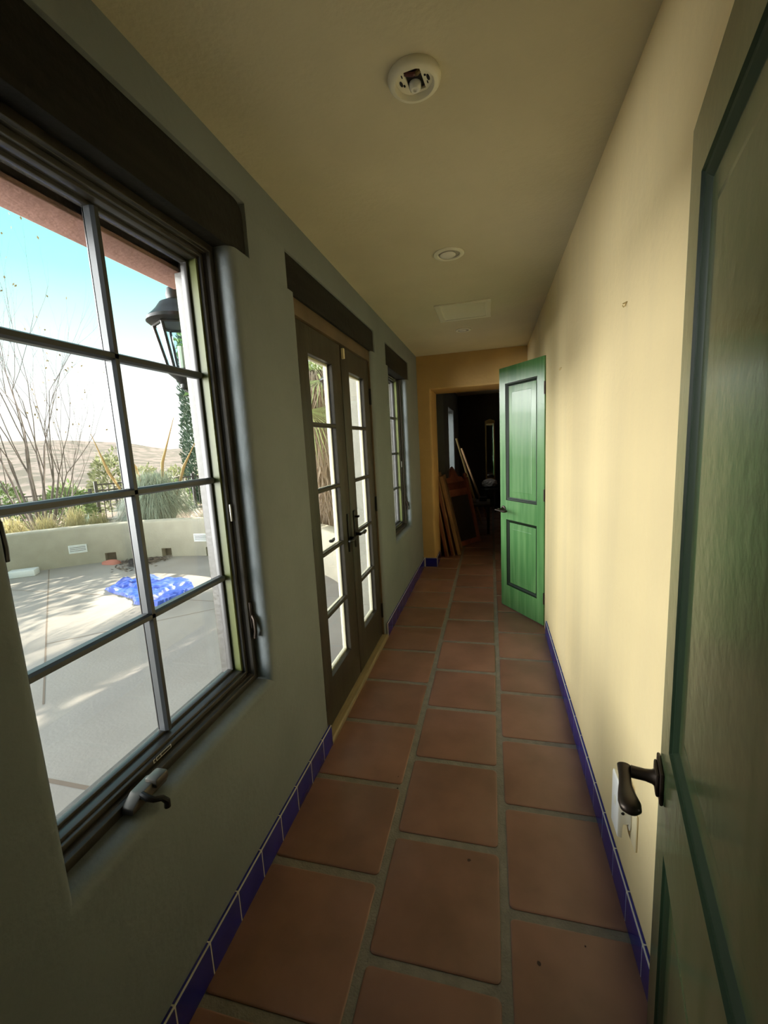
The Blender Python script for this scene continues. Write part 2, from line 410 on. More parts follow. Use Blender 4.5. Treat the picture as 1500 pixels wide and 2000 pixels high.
# ------------------------------------------------------------------ cobalt tile baseboards
def base_run(bm, a, b, axis, face, out, start, z1=BH, pitch=0.141, gap=0.0034):
    """tiles from a to b along axis ('x'/'y'); wall plane at face; out = +1/-1 direction away from the wall"""
    t = 0.0115
    def add(lo, hi, tk, top, mi, bev):
        b_ = bmesh.new(); f0, f1 = sorted((face, face+out*tk))
        if axis == 'y': box(b_, f0, f1, lo, hi, 0.0, top)
        else: box(b_, lo, hi, f0, f1, 0.0, top)
        if bev:
            eds = []
            for e in b_.edges:
                m_ = (e.verts[0].co+e.verts[1].co)/2; c = m_.x if axis == 'y' else m_.y
                if abs(c-(face+out*tk)) < 1e-6 and abs(m_.z-top) < 1e-6: eds.append(e)
            bmesh.ops.bevel(b_, geom=eds, offset=0.0085, segments=4, profile=0.5, affect='EDGES')
            eds = [e for e in b_.edges if e.calc_face_angle(0) > 1.2]
            bmesh.ops.bevel(b_, geom=eds, offset=0.0012, segments=1, affect='EDGES')
        merge(bm, b_, mi)
    add(a, b, t-0.0008, z1-0.0012, 1, False)
    k = math.floor((a-start)/pitch)
    while start+k*pitch < b:
        lo = max(a, start+k*pitch+gap/2); hi = min(b, start+(k+1)*pitch-gap/2)
        if hi-lo > 0.008: add(lo, hi, t, z1, 0, True)
        k += 1
bm = bmesh.new()
base_run(bm, 0.17, 1.795, 'y', 0.0, 1, 0.6978); base_run(bm, 3.02, YB, 'y', 0.0, 1, 3.02)
tag(raw('baseboard_left', bm, ['cobalt', 'white_grout'], ang=40), 'dark cobalt tile baseboard under the windows', 'baseboard', kind='structure')
bm = bmesh.new(); base_run(bm, 0.17, 3.20, 'y', W, -1, 1.214)
tag(raw('baseboard_right', bm, ['cobalt', 'white_grout'], ang=40), 'bright cobalt blue tile baseboard along the cream wall', 'baseboard', kind='structure')
bm = bmesh.new(); base_run(bm, 0.0115, 0.1615, 'x', YB, -1, 0.0205); base_run(bm, YB+0.0, YB+0.33, 'y', 0.15, 1, YB+0.0)
base_run(bm, 1.03, W, 'x', YB, -1, 1.03)
tag(raw('baseboard_back', bm, ['cobalt', 'white_grout'], ang=40), 'short cobalt tile baseboard turning into the dark doorway', 'baseboard', kind='structure')

# ------------------------------------------------------------------ lintels
def lintel(name, r, label, rr=0.045, xf=-0.012):
    y0, y1, z0, z1 = r; pts = [(y0+0.001, z0)]
    pts += [(y1-0.004, z0), (y1-0.001, z0+0.02)]
    for k in range(5): t = R(k*22.5); pts.append((y1-0.001-rr+rr*math.cos(t), z1-0.001-rr+rr*math.sin(t)))
    for k in range(5): t = R(90+k*22.5); pts.append((y0+0.001+rr*.4+rr*.4*math.cos(t), z1-0.001-rr*.4+rr*.4*math.sin(t)))
    bm = bmesh.new(); prism(bm, pts, -0.108, xf, 0, 0.004, 2)
    return tag(obj(name, bm, 'lintel'), label, 'lintel beam', kind='structure')
lintel('trim_1', L1, 'thick black wooden lintel beam over the nearest window')
lintel('trim_2', L2, 'long black wooden lintel beam over the glazed double doors', 0.02, -0.009)
lintel('trim_3', L3, 'small black wooden lintel beam over the far window', 0.03, -0.009)

# ------------------------------------------------------------------ casement windows
def window(name, r, label, crank=True):
    y0, y1, z0, z1 = r; z0 += 0.006
    root = thing(name, label, 'window', ((XE-0.06)/2, (y0+y1)/2, z0), kind='structure')
    inv = Matrix.Translation(-Vector(root.location))
    def part(nm, bm, m, par=root, **k):
        o = obj(nm, bm, m, None, **k); o.data.transform(inv if par is root else inv)
        o.parent = par; return o
    bm = bmesh.new()
    ring_x(bm, y0, y1, z0, z1, 0.023, XE+0.02, -0.062, 0.002)
    ring_x(bm, y0+0.012, y1-0.012, z0+0.012, z1-0.012, 0.012, XE-0.02, -0.075, 0.002)
    part('frame', bm, 'bronze_wood')
    a0, a1, b0, b1 = y0+0.025, y1-0.023, z0+0.027, z1-0.025
    bm = bmesh.new()
    ring_x(bm, a0, a1, b0, b1, 0.017, -0.151, -0.086, 0.0015, 0, 0.014, 0.014)
    ring_x(bm, a0+0.015, a1-0.015, b0+0.012, b1-0.012, 0.010, -0.1505, -0.098, 0.001, 0)
    box(bm, -0.150, -0.0975, a1-0.0262, a1-0.0160, b0+0.020, b1-0.020, 0.001, 1, 1)
    ring_x(bm, a0+0.023, a1-0.023, b0+0.019, b1-0.020, 0.011, -0.150, -0.127, 0.001, 0)
    sash = part('sash', bm, ['sash', 'olive'])
    g0, g1, h0, h1 = a0+0.034, a1-0.034, b0+0.030, b1-0.031
    bm = bmesh.new(); box(bm, -0.147, -0.142, g0-0.006, g1+0.006, h0-0.006, h1+0.006)
    part('glass_pane', bm, 'glass', sash, sm=False)
    c = (g0+g1)/2+0.002; mw = 0.0105
    xm = -0.1415
    def mpts(q): return [(xm, q-mw), (xm+.018, q-mw), (xm+.027, q-mw*.55), (xm+.027, q+mw*.55), (xm+.018, q+mw), (xm, q+mw)]
    bm = bmesh.new(); prism(bm, mpts(c), h0, h1, 2)
    part('muntin', bm, 'muntin', sash, sm=False)
    bm = bmesh.new(); prism(bm, [(-0.1475, c-mw*.7), (-0.1505, c-mw*.6), (-0.1505, c+mw*.6), (-0.1475, c+mw*.7)], h0, h1, 2)
    part('outer_muntin', bm, 'sash', sash, sm=False)
    hs = [h0+(h1-h0)*k/4 for k in (1, 2, 3)]
    for z in hs:
        bm = bmesh.new()
        prism(bm, mpts(z), g0, g1, 1)
        part('muntin', bm, 'muntin', sash, sm=False)
    # sash lock levers on both jambs
    for yy, s in ((y1-0.010, -1), (y0+0.010, 1)):
        zl = 0.0 if s < 0 else 0.50
        bm = bmesh.new()
        box(bm, -0.063, -0.054, yy-0.008, yy+0.008, zl+z0+0.20, zl+z0+0.30, 0.003)
        tube(bm, [(-0.056, yy, zl+z0+0.25), (-0.046, yy+s*0.004, zl+z0+0.235), (-0.044, yy+s*0.006, zl+z0+0.19), (-0.048, yy+s*0.006, zl+z0+0.165)], [0.006, 0.007, 0.006, 0.007], 8)
        part('sash_lock', bm, 'black_iron' if s > 0 else 'bronze_lever')
    bm = bmesh.new(); box(bm, -0.0865, -0.0795, a1-0.012, a1-0.003, z0+0.60, z0+0.66, 0.001)
    part('hinge', bm, 'steel')
    if crank:
        cy = 0.757 if name == 'window_1' else (y0+y1)/2; zc = z0+0.012
        bm = bmesh.new()
        prism(bm, [(cy-0.055, zc-0.006), (cy+0.06, zc-0.006), (cy+0.058, zc+0.014), (cy+0.03, zc+0.028), (cy-0.02, zc+0.026), (cy-0.05, zc+0.008)], -0.066, -0.030, 0, 0.004, 2)
        box(bm, -0.055, -0.018, cy+0.012, cy+0.055, zc+0.010, zc+0.034, 0.006)
        crk = part('crank_housing', bm, 'crank')
        bm = bmesh.new()
        tube(bm, [(-0.034, cy-0.018, zc+0.02), (-0.014, cy-0.022, zc+0.018), (0.000, cy-0.018, zc+0.013), (0.010, cy-0.004, zc+0.006), (0.013, cy+0.006, zc-0.010), (0.012, cy+0.006, zc-0.026)], [0.008, 0.008, 0.007, 0.007, 0.0075, 0.008], 10)
        part('crank_handle', bm, 'black_iron', crk)
    if name == 'window_1':
        bm = bmesh.new(); xx = -0.0858; zz = b0+0.003; ya = 0.845
        for q in ((0, .055, .0, .0012), (0, .055, .009, .0102), (0, .0015, 0, .0102), (.0535, .055, 0, .0102), (.016, .0172, 0, .0102), (-.010, -.008, 0, .010), (-.010, -.003, 0, .0014), (-.010, -.003, .0088, .0102)):
            box(bm, xx-0.0003, xx+0.0004, ya+q[0], ya+q[1], zz+q[2], zz+q[3])
        part('sticker', bm, 'white', sash, sm=False)
    return root
window('window_1', W1, 'nearest casement window with eight panes facing the patio')
window('window_2', W2, 'far narrow looking casement window beyond the glazed doors', False)
# window of the unlit room
root = thing('window_3', 'window of the unlit room beyond the doorway', 'window', (-0.12, (W3[0]+W3[1])/2, W3[2]), kind='structure')
bm = bmesh.new(); ring_x(bm, W3[0]-root.location.y, W3[1]-root.location.y, 0, W3[3]-W3[2], 0.05, -0.05, 0.0); obj('frame', bm, 'bronze_wood', root)
bm = bmesh.new(); box(bm, -0.03, -0.024, W3[0]-root.location.y+0.04, W3[1]-root.location.y-0.04, 0.04, W3[3]-W3[2]-0.04); obj('glass_pane', bm, 'glass', root, sm=False)

# ------------------------------------------------------------------ french doors
bm = bmesh.new()
y0, y1 = D1[0], D1[1]; zt = D1[3]
box(bm, -0.080, -0.020, y0, y0+0.014, 0, zt, 0.002); box(bm, -0.080, -0.020, y1-0.014, y1, 0, zt, 0.002)
box(bm, XE, -0.022, y0+0.014, y1-0.014, 2.040, zt, 0.002)
tag(obj('trim_4', bm, 'head'), 'brown wooden frame of the glazed double doors', 'door frame', kind='structure')
bm = bmesh.new(); prism(bm, [(-0.10, -0.002), (0.012, -0.002), (0.012, 0.016), (0.004, 0.024), (-0.10, 0.026)], y0+0.0, y1-0.0, 1, 0.001, 1)
tag(obj('trim_5', bm, 'thresh'), 'pale oak threshold strip under the glazed double doors', 'threshold', kind='structure')

def leaf(name, ya, yb, ga, gb, label, hinge, lever_dir):
    XF, XB = -0.030, -0.075; z0, z1 = 0.028, 2.034; gz0, gz1 = 0.268, 1.905
    root = thing(name, label, 'door', (XF, ya if hinge < 0 else yb, z0), kind='structure')
    inv = Matrix.Translation(-Vector(root.location))
    def part(nm, bm, m, par=root, **k):
        o = obj(nm, bm, m, None, **k); o.data.transform(inv); o.parent = par; return o
    bm = bmesh.new()
    yy = [ya, ga, gb, yb]; zz = [z0, gz0, gz1, z1]
    b = bmesh.new(); V = {}
    for i, y in enumerate(yy):
        for j, z in enumerate(zz):
            for k, x in enumerate((XF, XB)): V[i, j, k] = b.verts.new((x, y, z))
    for i in range(3):
        for j in range(3):
            if (i, j) == (1, 1): continue
            for k in (0, 1): b.faces.new([V[i, j, k], V[i+1, j, k], V[i+1, j+1, k], V[i, j+1, k]])
    def side(p, q): b.faces.new([V[p[0], p[1], 0], V[q[0], q[1], 0], V[q[0], q[1], 1], V[p[0], p[1], 1]])
    for i in range(3): side((i, 0), (i+1, 0)); side((i, 3), (i+1, 3)); side((0, i), (0, i+1)); side((3, i), (3, i+1))
    side((1, 1), (2, 1)); side((1, 2), (2, 2)); side((1, 1), (1, 2)); side((2, 1), (2, 2))
    bmesh.ops.recalc_face_normals(b, faces=b.faces)
    eds = [e for e in b.edges if len(e.link_faces) == 2 and e.calc_face_angle(0) > 1 and all(abs(v.co.x-XF) < 1e-6 for v in e.verts)]
    bmesh.ops.bevel(b, geom=eds, offset=0.006, segments=2, profile=0.6, affect='EDGES')
    merge(bm, b)
    part('leaf_frame', bm, 'bronze_wood', ang=25)
    bm = bmesh.new(); ring_x(bm, ga-0.001, gb+0.001, gz0-0.001, gz1+0.001, 0.011, XB-0.004, -0.0565, 0.001)
    part('glazing_bead', bm, 'bead')
    bm = bmesh.new(); box(bm, -0.056, -0.051, ga-0.002, gb+0.002, gz0-0.002, gz1+0.002); part('glass_pane', bm, 'glass', sm=False)
    for k in range(1, 5):
        z = gz0+(gz1-gz0)*k/5; bm = bmesh.new()
        prism(bm, [(-0.0505, z-0.011), (-0.036, z-0.011), (-0.031, z-0.006), (-0.031, z+0.006), (-0.036, z+0.011), (-0.0505, z+0.011)], ga, gb, 1, mi=0)
        prism(bm, [(-0.0565, z-0.011), (-0.072, z-0.009), (-0.072, z+0.009), (-0.0565, z+0.011)], ga+0.01, gb-0.01, 1, mi=1)
        part('muntin', bm, ['bronze_wood', 'bead'], sm=False)
    # hinges on the outer jamb
    hy = ya-0.0 if hinge < 0 else yb
    for z in (0.22, 1.04, 1.80):
        bm = bmesh.new(); tube(bm, [(XF+0.006, hy, z-0.055), (XF+0.006, hy, z+0.055)], 0.0075, 10)
        box(bm, XF-0.001, XF+0.003, hy-0.012, hy+0.016, z-0.05, z+0.05)
        part('hinge', bm, 'black_iron')
    # lever set at the meeting stile
    ly = yb-0.052 if hinge < 0 else ya+0.062
    bm = bmesh.new(); box(bm, XF-0.002, XF+0.007, ly-0.021, ly+0.021, 0.845, 1.075, 0.004)
    pl = part('lever_plate', bm, 'black_iron')
    for s, xs in ((1, XF), (-1, XB)):
        bm = bmesh.new(); zz_ = 0.925; d = lever_dir
        tube(bm, [(xs, ly, zz_), (xs+s*0.022, ly, zz_), (xs+s*0.034, ly, zz_)], [0.012, 0.010, 0.011], 10)
        tube(bm, [(xs+s*0.036, ly-d*0.010, zz_), (xs+s*0.040, ly+d*0.025, zz_+0.002), (xs+s*0.040, ly+d*0.06, zz_-0.004), (xs+s*0.038, ly+d*0.088, zz_+0.002), (xs+s*0.036, ly+d*0.105, zz_+0.004)],
             [0.009, 0.009, 0.011, 0.012, 0.006], 10, sx=0.8)
        part('lever', bm, 'black_iron', pl)
    if hinge > 0:
        bm = bmesh.new(); tube(bm, [(XF, ly, 1.035), (XF+0.02, ly, 1.035)], 0.006, 8); box(bm, XF+0.018, XF+0.030, ly-0.006, ly+0.018, 1.028, 1.042, 0.003)
        part('thumb_turn', bm, 'black_iron', pl)
        bm = bmesh.new(); box(bm, XF-0.001, XF+0.016, ya+0.012, ya+0.032, 1.962, 2.020, 0.003); part('contact_sensor', bm, 'ivory')['label'] = 'ivory contact sensor'
    return root
leaf('door_1', 1.816, 2.417, 1.957, 2.270, 'near leaf of the dark glazed double doors, hinged on the left', -1, -1)
leaf('door_2', 2.423, 2.996, 2.562, 2.868, 'far leaf of the dark glazed double doors, with the thumb turn', 1, 1)

# ------------------------------------------------------------------ green panel doors
def panel_door(name, hinge, direction, width, z0, z1, panels, stile, label, thick, lever, hand, paint='green'):
    """local X from hinge to free edge, local -Y... front face at y=0 looking to +Y side given by hand"""
    ang = math.atan2(direction[1], direction[0])
    root = thing(name, label, 'door', (hinge[0], hinge[1], z0), ang, kind='structure')
    s = hand  # +1: visible face looks to local +Y
    Hh = z1-z0; bm = bmesh.new()
    xs = [0, stile, width-stile, width]; zc = [0]
    for p in panels: zc += [p[0]-z0, p[1]-z0]
    zc.append(Hh); holes = set()
    for j in range(len(panels)): holes.add((1, 1+2*j))
    def face_side(y, sg):
        V = {}
        for i, x in enumerate(xs):
            for j, z in enumerate(zc): V[i, j] = bm.verts.new((x, y, z))
        for i in range(3):
            for j in range(len(zc)-1):
                if (i, j) in holes:
                    # moulding: step in, ogee slope, down to the panel groove
                    P4 = [V[i, j].co, V[i+1, j].co, V[i+1, j+1].co, V[i, j+1].co]
                    prev = [V[i, j], V[i+1, j], V[i+1, j+1], V[i, j+1]]
                    for ins, dep, mi in ((0.003, 0.0045, 1), (0.009, 0.0055, 1), (0.015, 0.0085, 1), (0.021, 0.0125, 1), (0.025, 0.0135, 1), (0.026, 0.0165, 1)):
                        cur = []
                        for k, (sx, sz) in enumerate(((1, 1), (-1, 1), (-1, -1), (1, -1))):
                            cur.append(bm.verts.new((P4[k].x+sx*ins, y-sg*dep, P4[k].z+sz*ins)))
                        for k in range(4):
                            f = bm.faces.new([prev[k], prev[(k+1) % 4], cur[(k+1) % 4], cur[k]]); f.material_index = mi
                        prev = cur
                    bm.faces.new(prev)
                else: bm.faces.new([V[i, j], V[i+1, j], V[i+1, j+1], V[i, j+1]])
        return V
    yf, yb = (0.0, -s*thick)
    A = face_side(yf, s); B = face_side(yb, -s); nj = len(zc)-1
    for i in range(3):
        for j in (0, nj): bm.faces.new([A[i, j], A[i+1, j], B[i+1, j], B[i, j]])
    for j in range(nj):
        for i in (0, 3): bm.faces.new([A[i, j], A[i, j+1], B[i, j+1], B[i, j]])
    obj('door_slab', bm, [paint, 'green_dark'], root, ang=15)
    for p in panels:   # raised fields, visible side
        b = bmesh.new(); x0, x1, q0, q1 = stile+0.0275, width-stile-0.0275, p[0]-z0+0.0275, p[1]-z0-0.0275
        prev = None
        for ins, y in ((0, yf-s*0.0164), (0.002, yf-s*0.0150), (0.048, yf-s*0.0105), (0.050, yf-s*0.0095)):
            cur = [b.verts.new(v) for v in ((x0+ins, y, q0+ins), (x1-ins, y, q0+ins), (x1-ins, y, q1-ins), (x0+ins, y, q1-ins))]
            if prev:
                for k in range(4): b.faces.new([prev[k], prev[(k+1) % 4], cur[(k+1) % 4], cur[k]])
            prev = cur
        b.faces.new(prev); obj('raised_panel', b, paint, root, ang=10)
    lz, lx, square = lever; lz -= z0
    bm = bmesh.new()
    if square:
        prism(bm, [(lx-0.036, lz-0.036), (lx+0.036, lz-0.036), (lx+0.036, lz+0.036), (lx-0.036, lz+0.036)], 0.0, s*0.007, 1, 0.003, 2)
        prism(bm, [(lx-0.026, lz-0.026), (lx+0.026, lz-0.026), (lx+0.026, lz+0.026), (lx-0.026, lz+0.026)], s*0.006, s*0.013, 1, 0.004, 2)
    else:
        tube(bm, [(lx, 0, lz), (lx, s*0.006, lz), (lx, s*0.010, lz)], [0.030, 0.030, 0.024], 24)
    ro = obj('rosette', bm, 'bronze_lever', root)
    bm = bmesh.new()
    k = 0.068
    tube(bm, [(lx, s*0.008, lz), (lx, s*0.018, lz), (lx, s*0.030, lz), (lx, s*0.056, lz)], [0.020, 0.014, 0.012, 0.0125], 16)
    tube(bm, [(lx+0.014, s*k, lz), (lx+0.013, s*k, lz), (lx-0.02, s*k, lz-0.001), (lx-0.042, s*k, lz-0.002), (lx-0.068, s*k*.97, lz-0.003), (lx-0.090, s*k*.93, lz-0.002), (lx-0.108, s*k*.91, lz), (lx-0.116, s*k*.91, lz), (lx-0.119, s*k*.91, lz)],
         [0.0125, 0.0138, 0.0118, 0.0122, 0.0170, 0.0205, 0.0185, 0.011, 0.003], 18, sx=0.60)
    obj('lever', bm, 'bronze_lever', ro)
    for z in (0.22, 1.02, Hh-0.22):
        bm = bmesh.new(); tube(bm, [(-0.004, 0.002*s, z-0.045), (-0.004, 0.002*s, z+0.045)], 0.006, 10)
        obj('hinge', bm, 'bronze_lever', root)
    return root
# far leaf, standing open into the hallway
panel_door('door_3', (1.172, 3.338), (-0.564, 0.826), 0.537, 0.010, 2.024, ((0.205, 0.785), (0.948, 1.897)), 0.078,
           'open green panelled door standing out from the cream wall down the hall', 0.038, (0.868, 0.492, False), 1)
# near leaf at the right edge of the view
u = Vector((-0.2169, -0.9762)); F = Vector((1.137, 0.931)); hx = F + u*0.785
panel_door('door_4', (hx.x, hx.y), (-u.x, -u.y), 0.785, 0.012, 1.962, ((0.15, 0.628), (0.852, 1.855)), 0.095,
           'green panelled door close by at the right, with a square bronze lever plate', 0.028, (0.745, 0.785-0.030, True), 1, 'green_shaded')

# ------------------------------------------------------------------ small things on walls and ceiling
def hook(y, z, label):
    bm = bmesh.new()
    tube(bm, [(W, y, z+0.007), (W-0.003, y, z+0.006), (W-0.005, y, z-0.004), (W-0.009, y, z-0.007), (W-0.012, y, z-0.002)], 0.0016, 8)
    tube(bm, [(W+0.001, y-0.004, z+0.006), (W-0.005, y, z+0.004), (W-0.010, y+0.004, z+0.003)], 0.0018, 6)
    return tag(place(obj('wall_hook', bm, 'gilt'), (W, y, z)), label, 'hook')
hook(1.444, 1.825, 'small brass picture hook high on the cream wall, nearest the viewer')
hook(2.632, 1.826, 'tiny brass picture hook on the cream wall above the far door side')
# outlet plate with plugged in device
bm = bmesh.new(); box(bm, W-0.006, W, 1.172, 1.242, 0.285, 0.400, 0.003, 2)
tag(place(obj('outlet_plate', bm, 'ivory'), (W, 1.207, 0.34)), 'ivory outlet plate low on the cream wall behind the white plug-in', 'outlet')
t = thing('plug_in_freshener', 'white plug-in device sticking out from the outlet above the blue baseboard', 'plug-in', (W, 1.24, 0.29))
bm = bmesh.new(); prism(bm, [(-0.0062, 0.055), (-0.0062, 0.165), (-0.040, 0.178), (-0.043, 0.170), (-0.043, 0.006), (-0.030, 0.002), (-0.028, 0.048), (-0.014, 0.050), (-0.012, 0.03), (-0.008, 0.03)], -0.033, 0.033, 1, 0.0025, 2, mtx=None)
obj('body', bm, 'white', t)
bm = bmesh.new(); tube(bm, [(-0.030, -0.0325, 0.085), (-0.030, -0.0345, 0.085)], 0.0045, 10); obj('dial_hole', bm, 'darkhole', t)
bm = bmesh.new(); box(bm, -0.0445, -0.0425, -0.012, 0.002, 0.09, 0.115, 0.001); obj('vent_button', bm, 'offwhite', t)

# ceiling: open detector base, two downlights, vent
def det():
    cx, cy = 0.613, 1.278
    t = thing('detector_base', 'white round ceiling base without its cover, wires showing, nearest the viewer', 'ceiling base', (cx, cy, H), math.pi-0.12)
    bm = bmesh.new(); lathe(bm, [(0.069, 0.0), (0.070, -0.006), (0.067, -0.014), (0.061, -0.019), (0.052, -0.020), (0.049, -0.015), (0.047, -0.005)], 48); obj('mounting_ring', bm, 'offwhite', t)
    bm = bmesh.new()
    n = 40; hole = (-0.022, 0.020, -0.034, 0.034)
    # disc with rectangular window: two side segments
    for s in (-1, 1):
        x = hole[1] if s > 0 else hole[0]; rr = 0.0475; a = math.acos(abs(x)/rr); pts = []
        for k in range(13):
            q = -a+2*a*k/12; pts.append((s*rr*math.cos(q), rr*math.sin(q)))
        prism(bm, pts, -0.008, -0.004, 2)
    prism(bm, [(hole[0], hole[3]), (hole[1], hole[3]), (hole[1], 0.043), (hole[0], 0.042)], -0.008, -0.004, 2)
    prism(bm, [(hole[0], -0.042), (hole[1], -0.043), (hole[1], hole[2]), (hole[0], hole[2])], -0.008, -0.004, 2)
    obj('bracket', bm, 'offwhite', t)
    bm = bmesh.new(); box(bm, hole[0], hole[1], hole[2], hole[3], -0.0012, -0.0004); obj('dark_cavity', bm, 'darkhole', t, sm=False)
    for x, y, a, b in ((-0.036, -0.004, .004, .011), (-0.030, 0.006, .003, .004), (0.035, 0.003, .004, .010), (0.029, -0.006, .003, .005), (-0.031, -0.018, .0018, .006), (0.027, 0.024, .0018, .006)):
        bm = bmesh.new(); lathe(bm, [(1, -0.0084), (0.9, -0.0086), (0, -0.0086)], 14, mtx=Matrix.Translation((x, y, 0)) @ Matrix.Diagonal((a, b, 1, 1)))
        obj('screw_slot', bm, 'darkhole', t)
    bm = bmesh.new(); tube(bm, [(-0.012, 0.018, -0.004), (-0.002, 0.024, -0.010), (0.012, 0.028, -0.008), (0.018, 0.024, -0.003)], 0.006, 8); obj('wire', bm, 'redwire', t)
    bm = bmesh.new(); tube(bm, [(-0.020, 0.020, -0.003), (-0.013, 0.022, -0.010), (-0.006, 0.016, -0.004)], 0.006, 8); obj('wire', bm, 'brasswire', t)
    bm = bmesh.new(); lathe(bm, [(0.016, -0.002), (0.0155, -0.012), (0.011, -0.018), (0.007, -0.018), (0.006, -0.012), (0, -0.011)], 24, (0.003, -0.018, 0)); obj('plug', bm, 'white', t)
det()
def downlight(cx, cy, r, label, lamp=True):
    t = thing('ceiling_downlight', label, 'ceiling light', (cx, cy, H))
    bm = bmesh.new(); lathe(bm, [(r, 0.0), (r, -0.004), (r*.93, -0.008), (r*.74, -0.0085), (r*.70, -0.004), (r*.66, 0.0)], 48); obj('trim_ring', bm, 'offwhite', t)
    bm = bmesh.new(); lathe(bm, [(r*.69, -0.0042), (r*.67, -0.0015), (0, -0.0012)], 40); obj('baffle', bm, 'baffle', t)
    bm = bmesh.new(); lathe(bm, [(r*.50, -0.001), (r*.52, -0.006), (r*.42, -0.012), (r*.2, -0.015), (0, -0.0155)], 32, (-0.006, 0.004, 0)); obj('lamp', bm, 'lampglass', t)
    return t
downlight(0.600, 2.388, 0.078, 'round recessed ceiling light between the open base and the vent panel')
downlight(0.578, 3.972, 0.066, 'small round recessed ceiling light beyond the square vent panel')
t = thing('ceiling_vent', 'square white vent panel set in the ceiling', 'vent panel', (0.614, 3.417, H))
bm = bmesh.new(); b = 0.012
for q in ((-.195, .195, -.215, -.175), (-.195, .195, .175, .215), (-.195, -.155, -.175, .175), (.155, .195, -.175, .175)): box(bm, q[0], q[1], q[2], q[3], -0.009, 0.0, 0.002)
obj('frame', bm, 'offwhite', t)
bm = bmesh.new(); box(bm, -.156, .156, -.176, .176, -0.006, -0.001, 0.0); obj('panel', bm, 'offwhite', t)

# ------------------------------------------------------------------ things in the unlit room
random.seed(9)
def leaning(y0, y1, bx, tx, h, m, crest, label, th=0.035, rz=0.0):
    """panel leaning on the left wall: foot at x=bx, top at x=tx"""
    a = math.atan2(bx-tx, h); L = math.hypot(h, bx-tx)
    t = thing('leaning_headboard' if crest else 'leaning_board', label, 'headboard' if crest else 'board', (bx, (y0+y1)/2, 0.003))
    t.rotation_euler = (0, -a, rz); w = (y1-y0)/2
    bm = bmesh.new()
    if crest:
        pts = [(-w, 0.0), (-w, L*.80)]
        for k in range(17):
            q = -1+2*k/16; pts.append((q*w, L*(.86+.10*math.cos(q*math.pi)+.04*math.cos(q*3*math.pi))))
        pts += [(w, L*.80), (w, 0.0)]
        prism(bm, pts, 0.0, th, 0, 0.006, 2); obj('panel', bm, m, t)
        for s in (-1, 1):
            bm = bmesh.new(); box(bm, -0.008, th+0.012, s*w-0.03, s*w+0.03, 0.0, L*.84, 0.006); lathe(bm, [(0.0, 0.0), (0.022, 0.004), (0.034, 0.03), (0.026, 0.06), (0.0, 0.075)], 14, (th/2, s*w, L*.84)); obj('post', bm, m, t)
        bm = bmesh.new(); box(bm, th, th+0.008, -w*.8, w*.8, L*.06, L*.62, 0.003); obj('inset_panel', bm, 'dark_wood', t)
    else:
        box(bm, 0, th, -w, w, 0, L, 0.004); obj('panel', bm, m, t)
        bm = bmesh.new()
        for q in ((-w, -w+.05, 0, L), (w-.05, w, 0, L), (-w+.05, w-.05, L-.06, L)): box(bm, th, th+.01, q[0], q[1], q[2], q[3], 0.002)
        obj('edge_strip', bm, 'tan_wood', t)
    return t
leaning(5.33, 5.70, 0.21, 0.05, 1.04, 'red_wood', False, 'red-brown wooden board leaning first in the stack inside the dark doorway')
leaning(5.38, 5.74, 0.285, 0.10, 1.06, 'red_wood', False, 'second red-brown board of the stack leaning inside the dark doorway')
leaning(5.43, 5.77, 0.36, 0.155, 1.02, 'tan_wood', False, 'tan edged board leaning behind the carved headboard')
leaning(5.76, 6.28, 0.44, 0.19, 1.10, 'carved_wood', True, 'carved red-brown headboard leaning outermost in the stack', 0.035, R(-34))
def plank(y, bx, tx, h, m, label, w=0.16):
    a = math.atan2(bx-tx, h); L = math.hypot(h, bx-tx)
    bm = bmesh.new(); box(bm, -0.015, 0.015, -w, w, 0, L, 0.004)
    o = tag(obj('leaning_plank', bm, m), label, 'plank', 'planks in the unlit room'); o.location = (bx, y, 0.004); o.rotation_euler = (0, -a, 0); return o
plank(7.6, 0.62, 0.22, 1.50, 'gilt', 'yellowish plank leaning on the wall of the unlit room', 0.05)
plank(7.95, 0.72, 0.28, 1.32, 'tan_wood', 'brown plank leaning beside the yellowish one in the unlit room', 0.05)
t = thing('low_table', 'low dark table standing beyond the leaning headboards', 'table', (0.55, 7.0, 0.0))
bm = bmesh.new(); box(bm, -.22, .22, -.3, .3, .44, .475, .006); obj('table_top', bm, 'dark_wood', t)
for x in (-.19, .19):
    for y in (-.27, .27):
        bm = bmesh.new(); box(bm, x-.02, x+.02, y-.02, y+.02, 0.002, .44, .004); obj('leg', bm, 'dark_wood', t)
for x, y, c in ((0.50, 6.9, 'crank'), (0.66, 7.08, 'dark_wood')):
    bm = bmesh.new(); box(bm, x-.06, x+.06, y-.05, y+.05, 0.4755, .54, .008)
    tag(place(obj('storage_box', bm, c), (x, y, .4755)), 'grey box on the low dark table' if c == 'crank' else 'black box on the low dark table', 'box')
t = thing('floor_mirror', 'tall gilt framed mirror standing at the far wall of the unlit room', 'mirror', (0.78, 9.50, 0.0), 0)
bm = bmesh.new()
for q in ((-.10, -.072, .62, 1.80), (.072, .10, .62, 1.80)): box(bm, q[0], q[1], -.03, 0, q[2], q[3], .005)
prism(bm, [(-.10, 1.78), (.10, 1.78), (.10, 1.84), (0, 1.88), (-.10, 1.84)], -.03, 0, 1, .004); box(bm, -.10, .10, -.03, 0, .60, .64, .005)
obj('mirror_frame', bm, 'gilt', t)
bm = bmesh.new(); box(bm, -.073, .073, -.015, -.008, .635, 1.79); obj('mirror_pane', bm, 'mirror', t, sm=False)
bm = bmesh.new()
for x in (-.08, .08): box(bm, x-.015, x+.015, -.03, .0, 0.002, .62, .004)
obj('stand', bm, 'dark_wood', t)
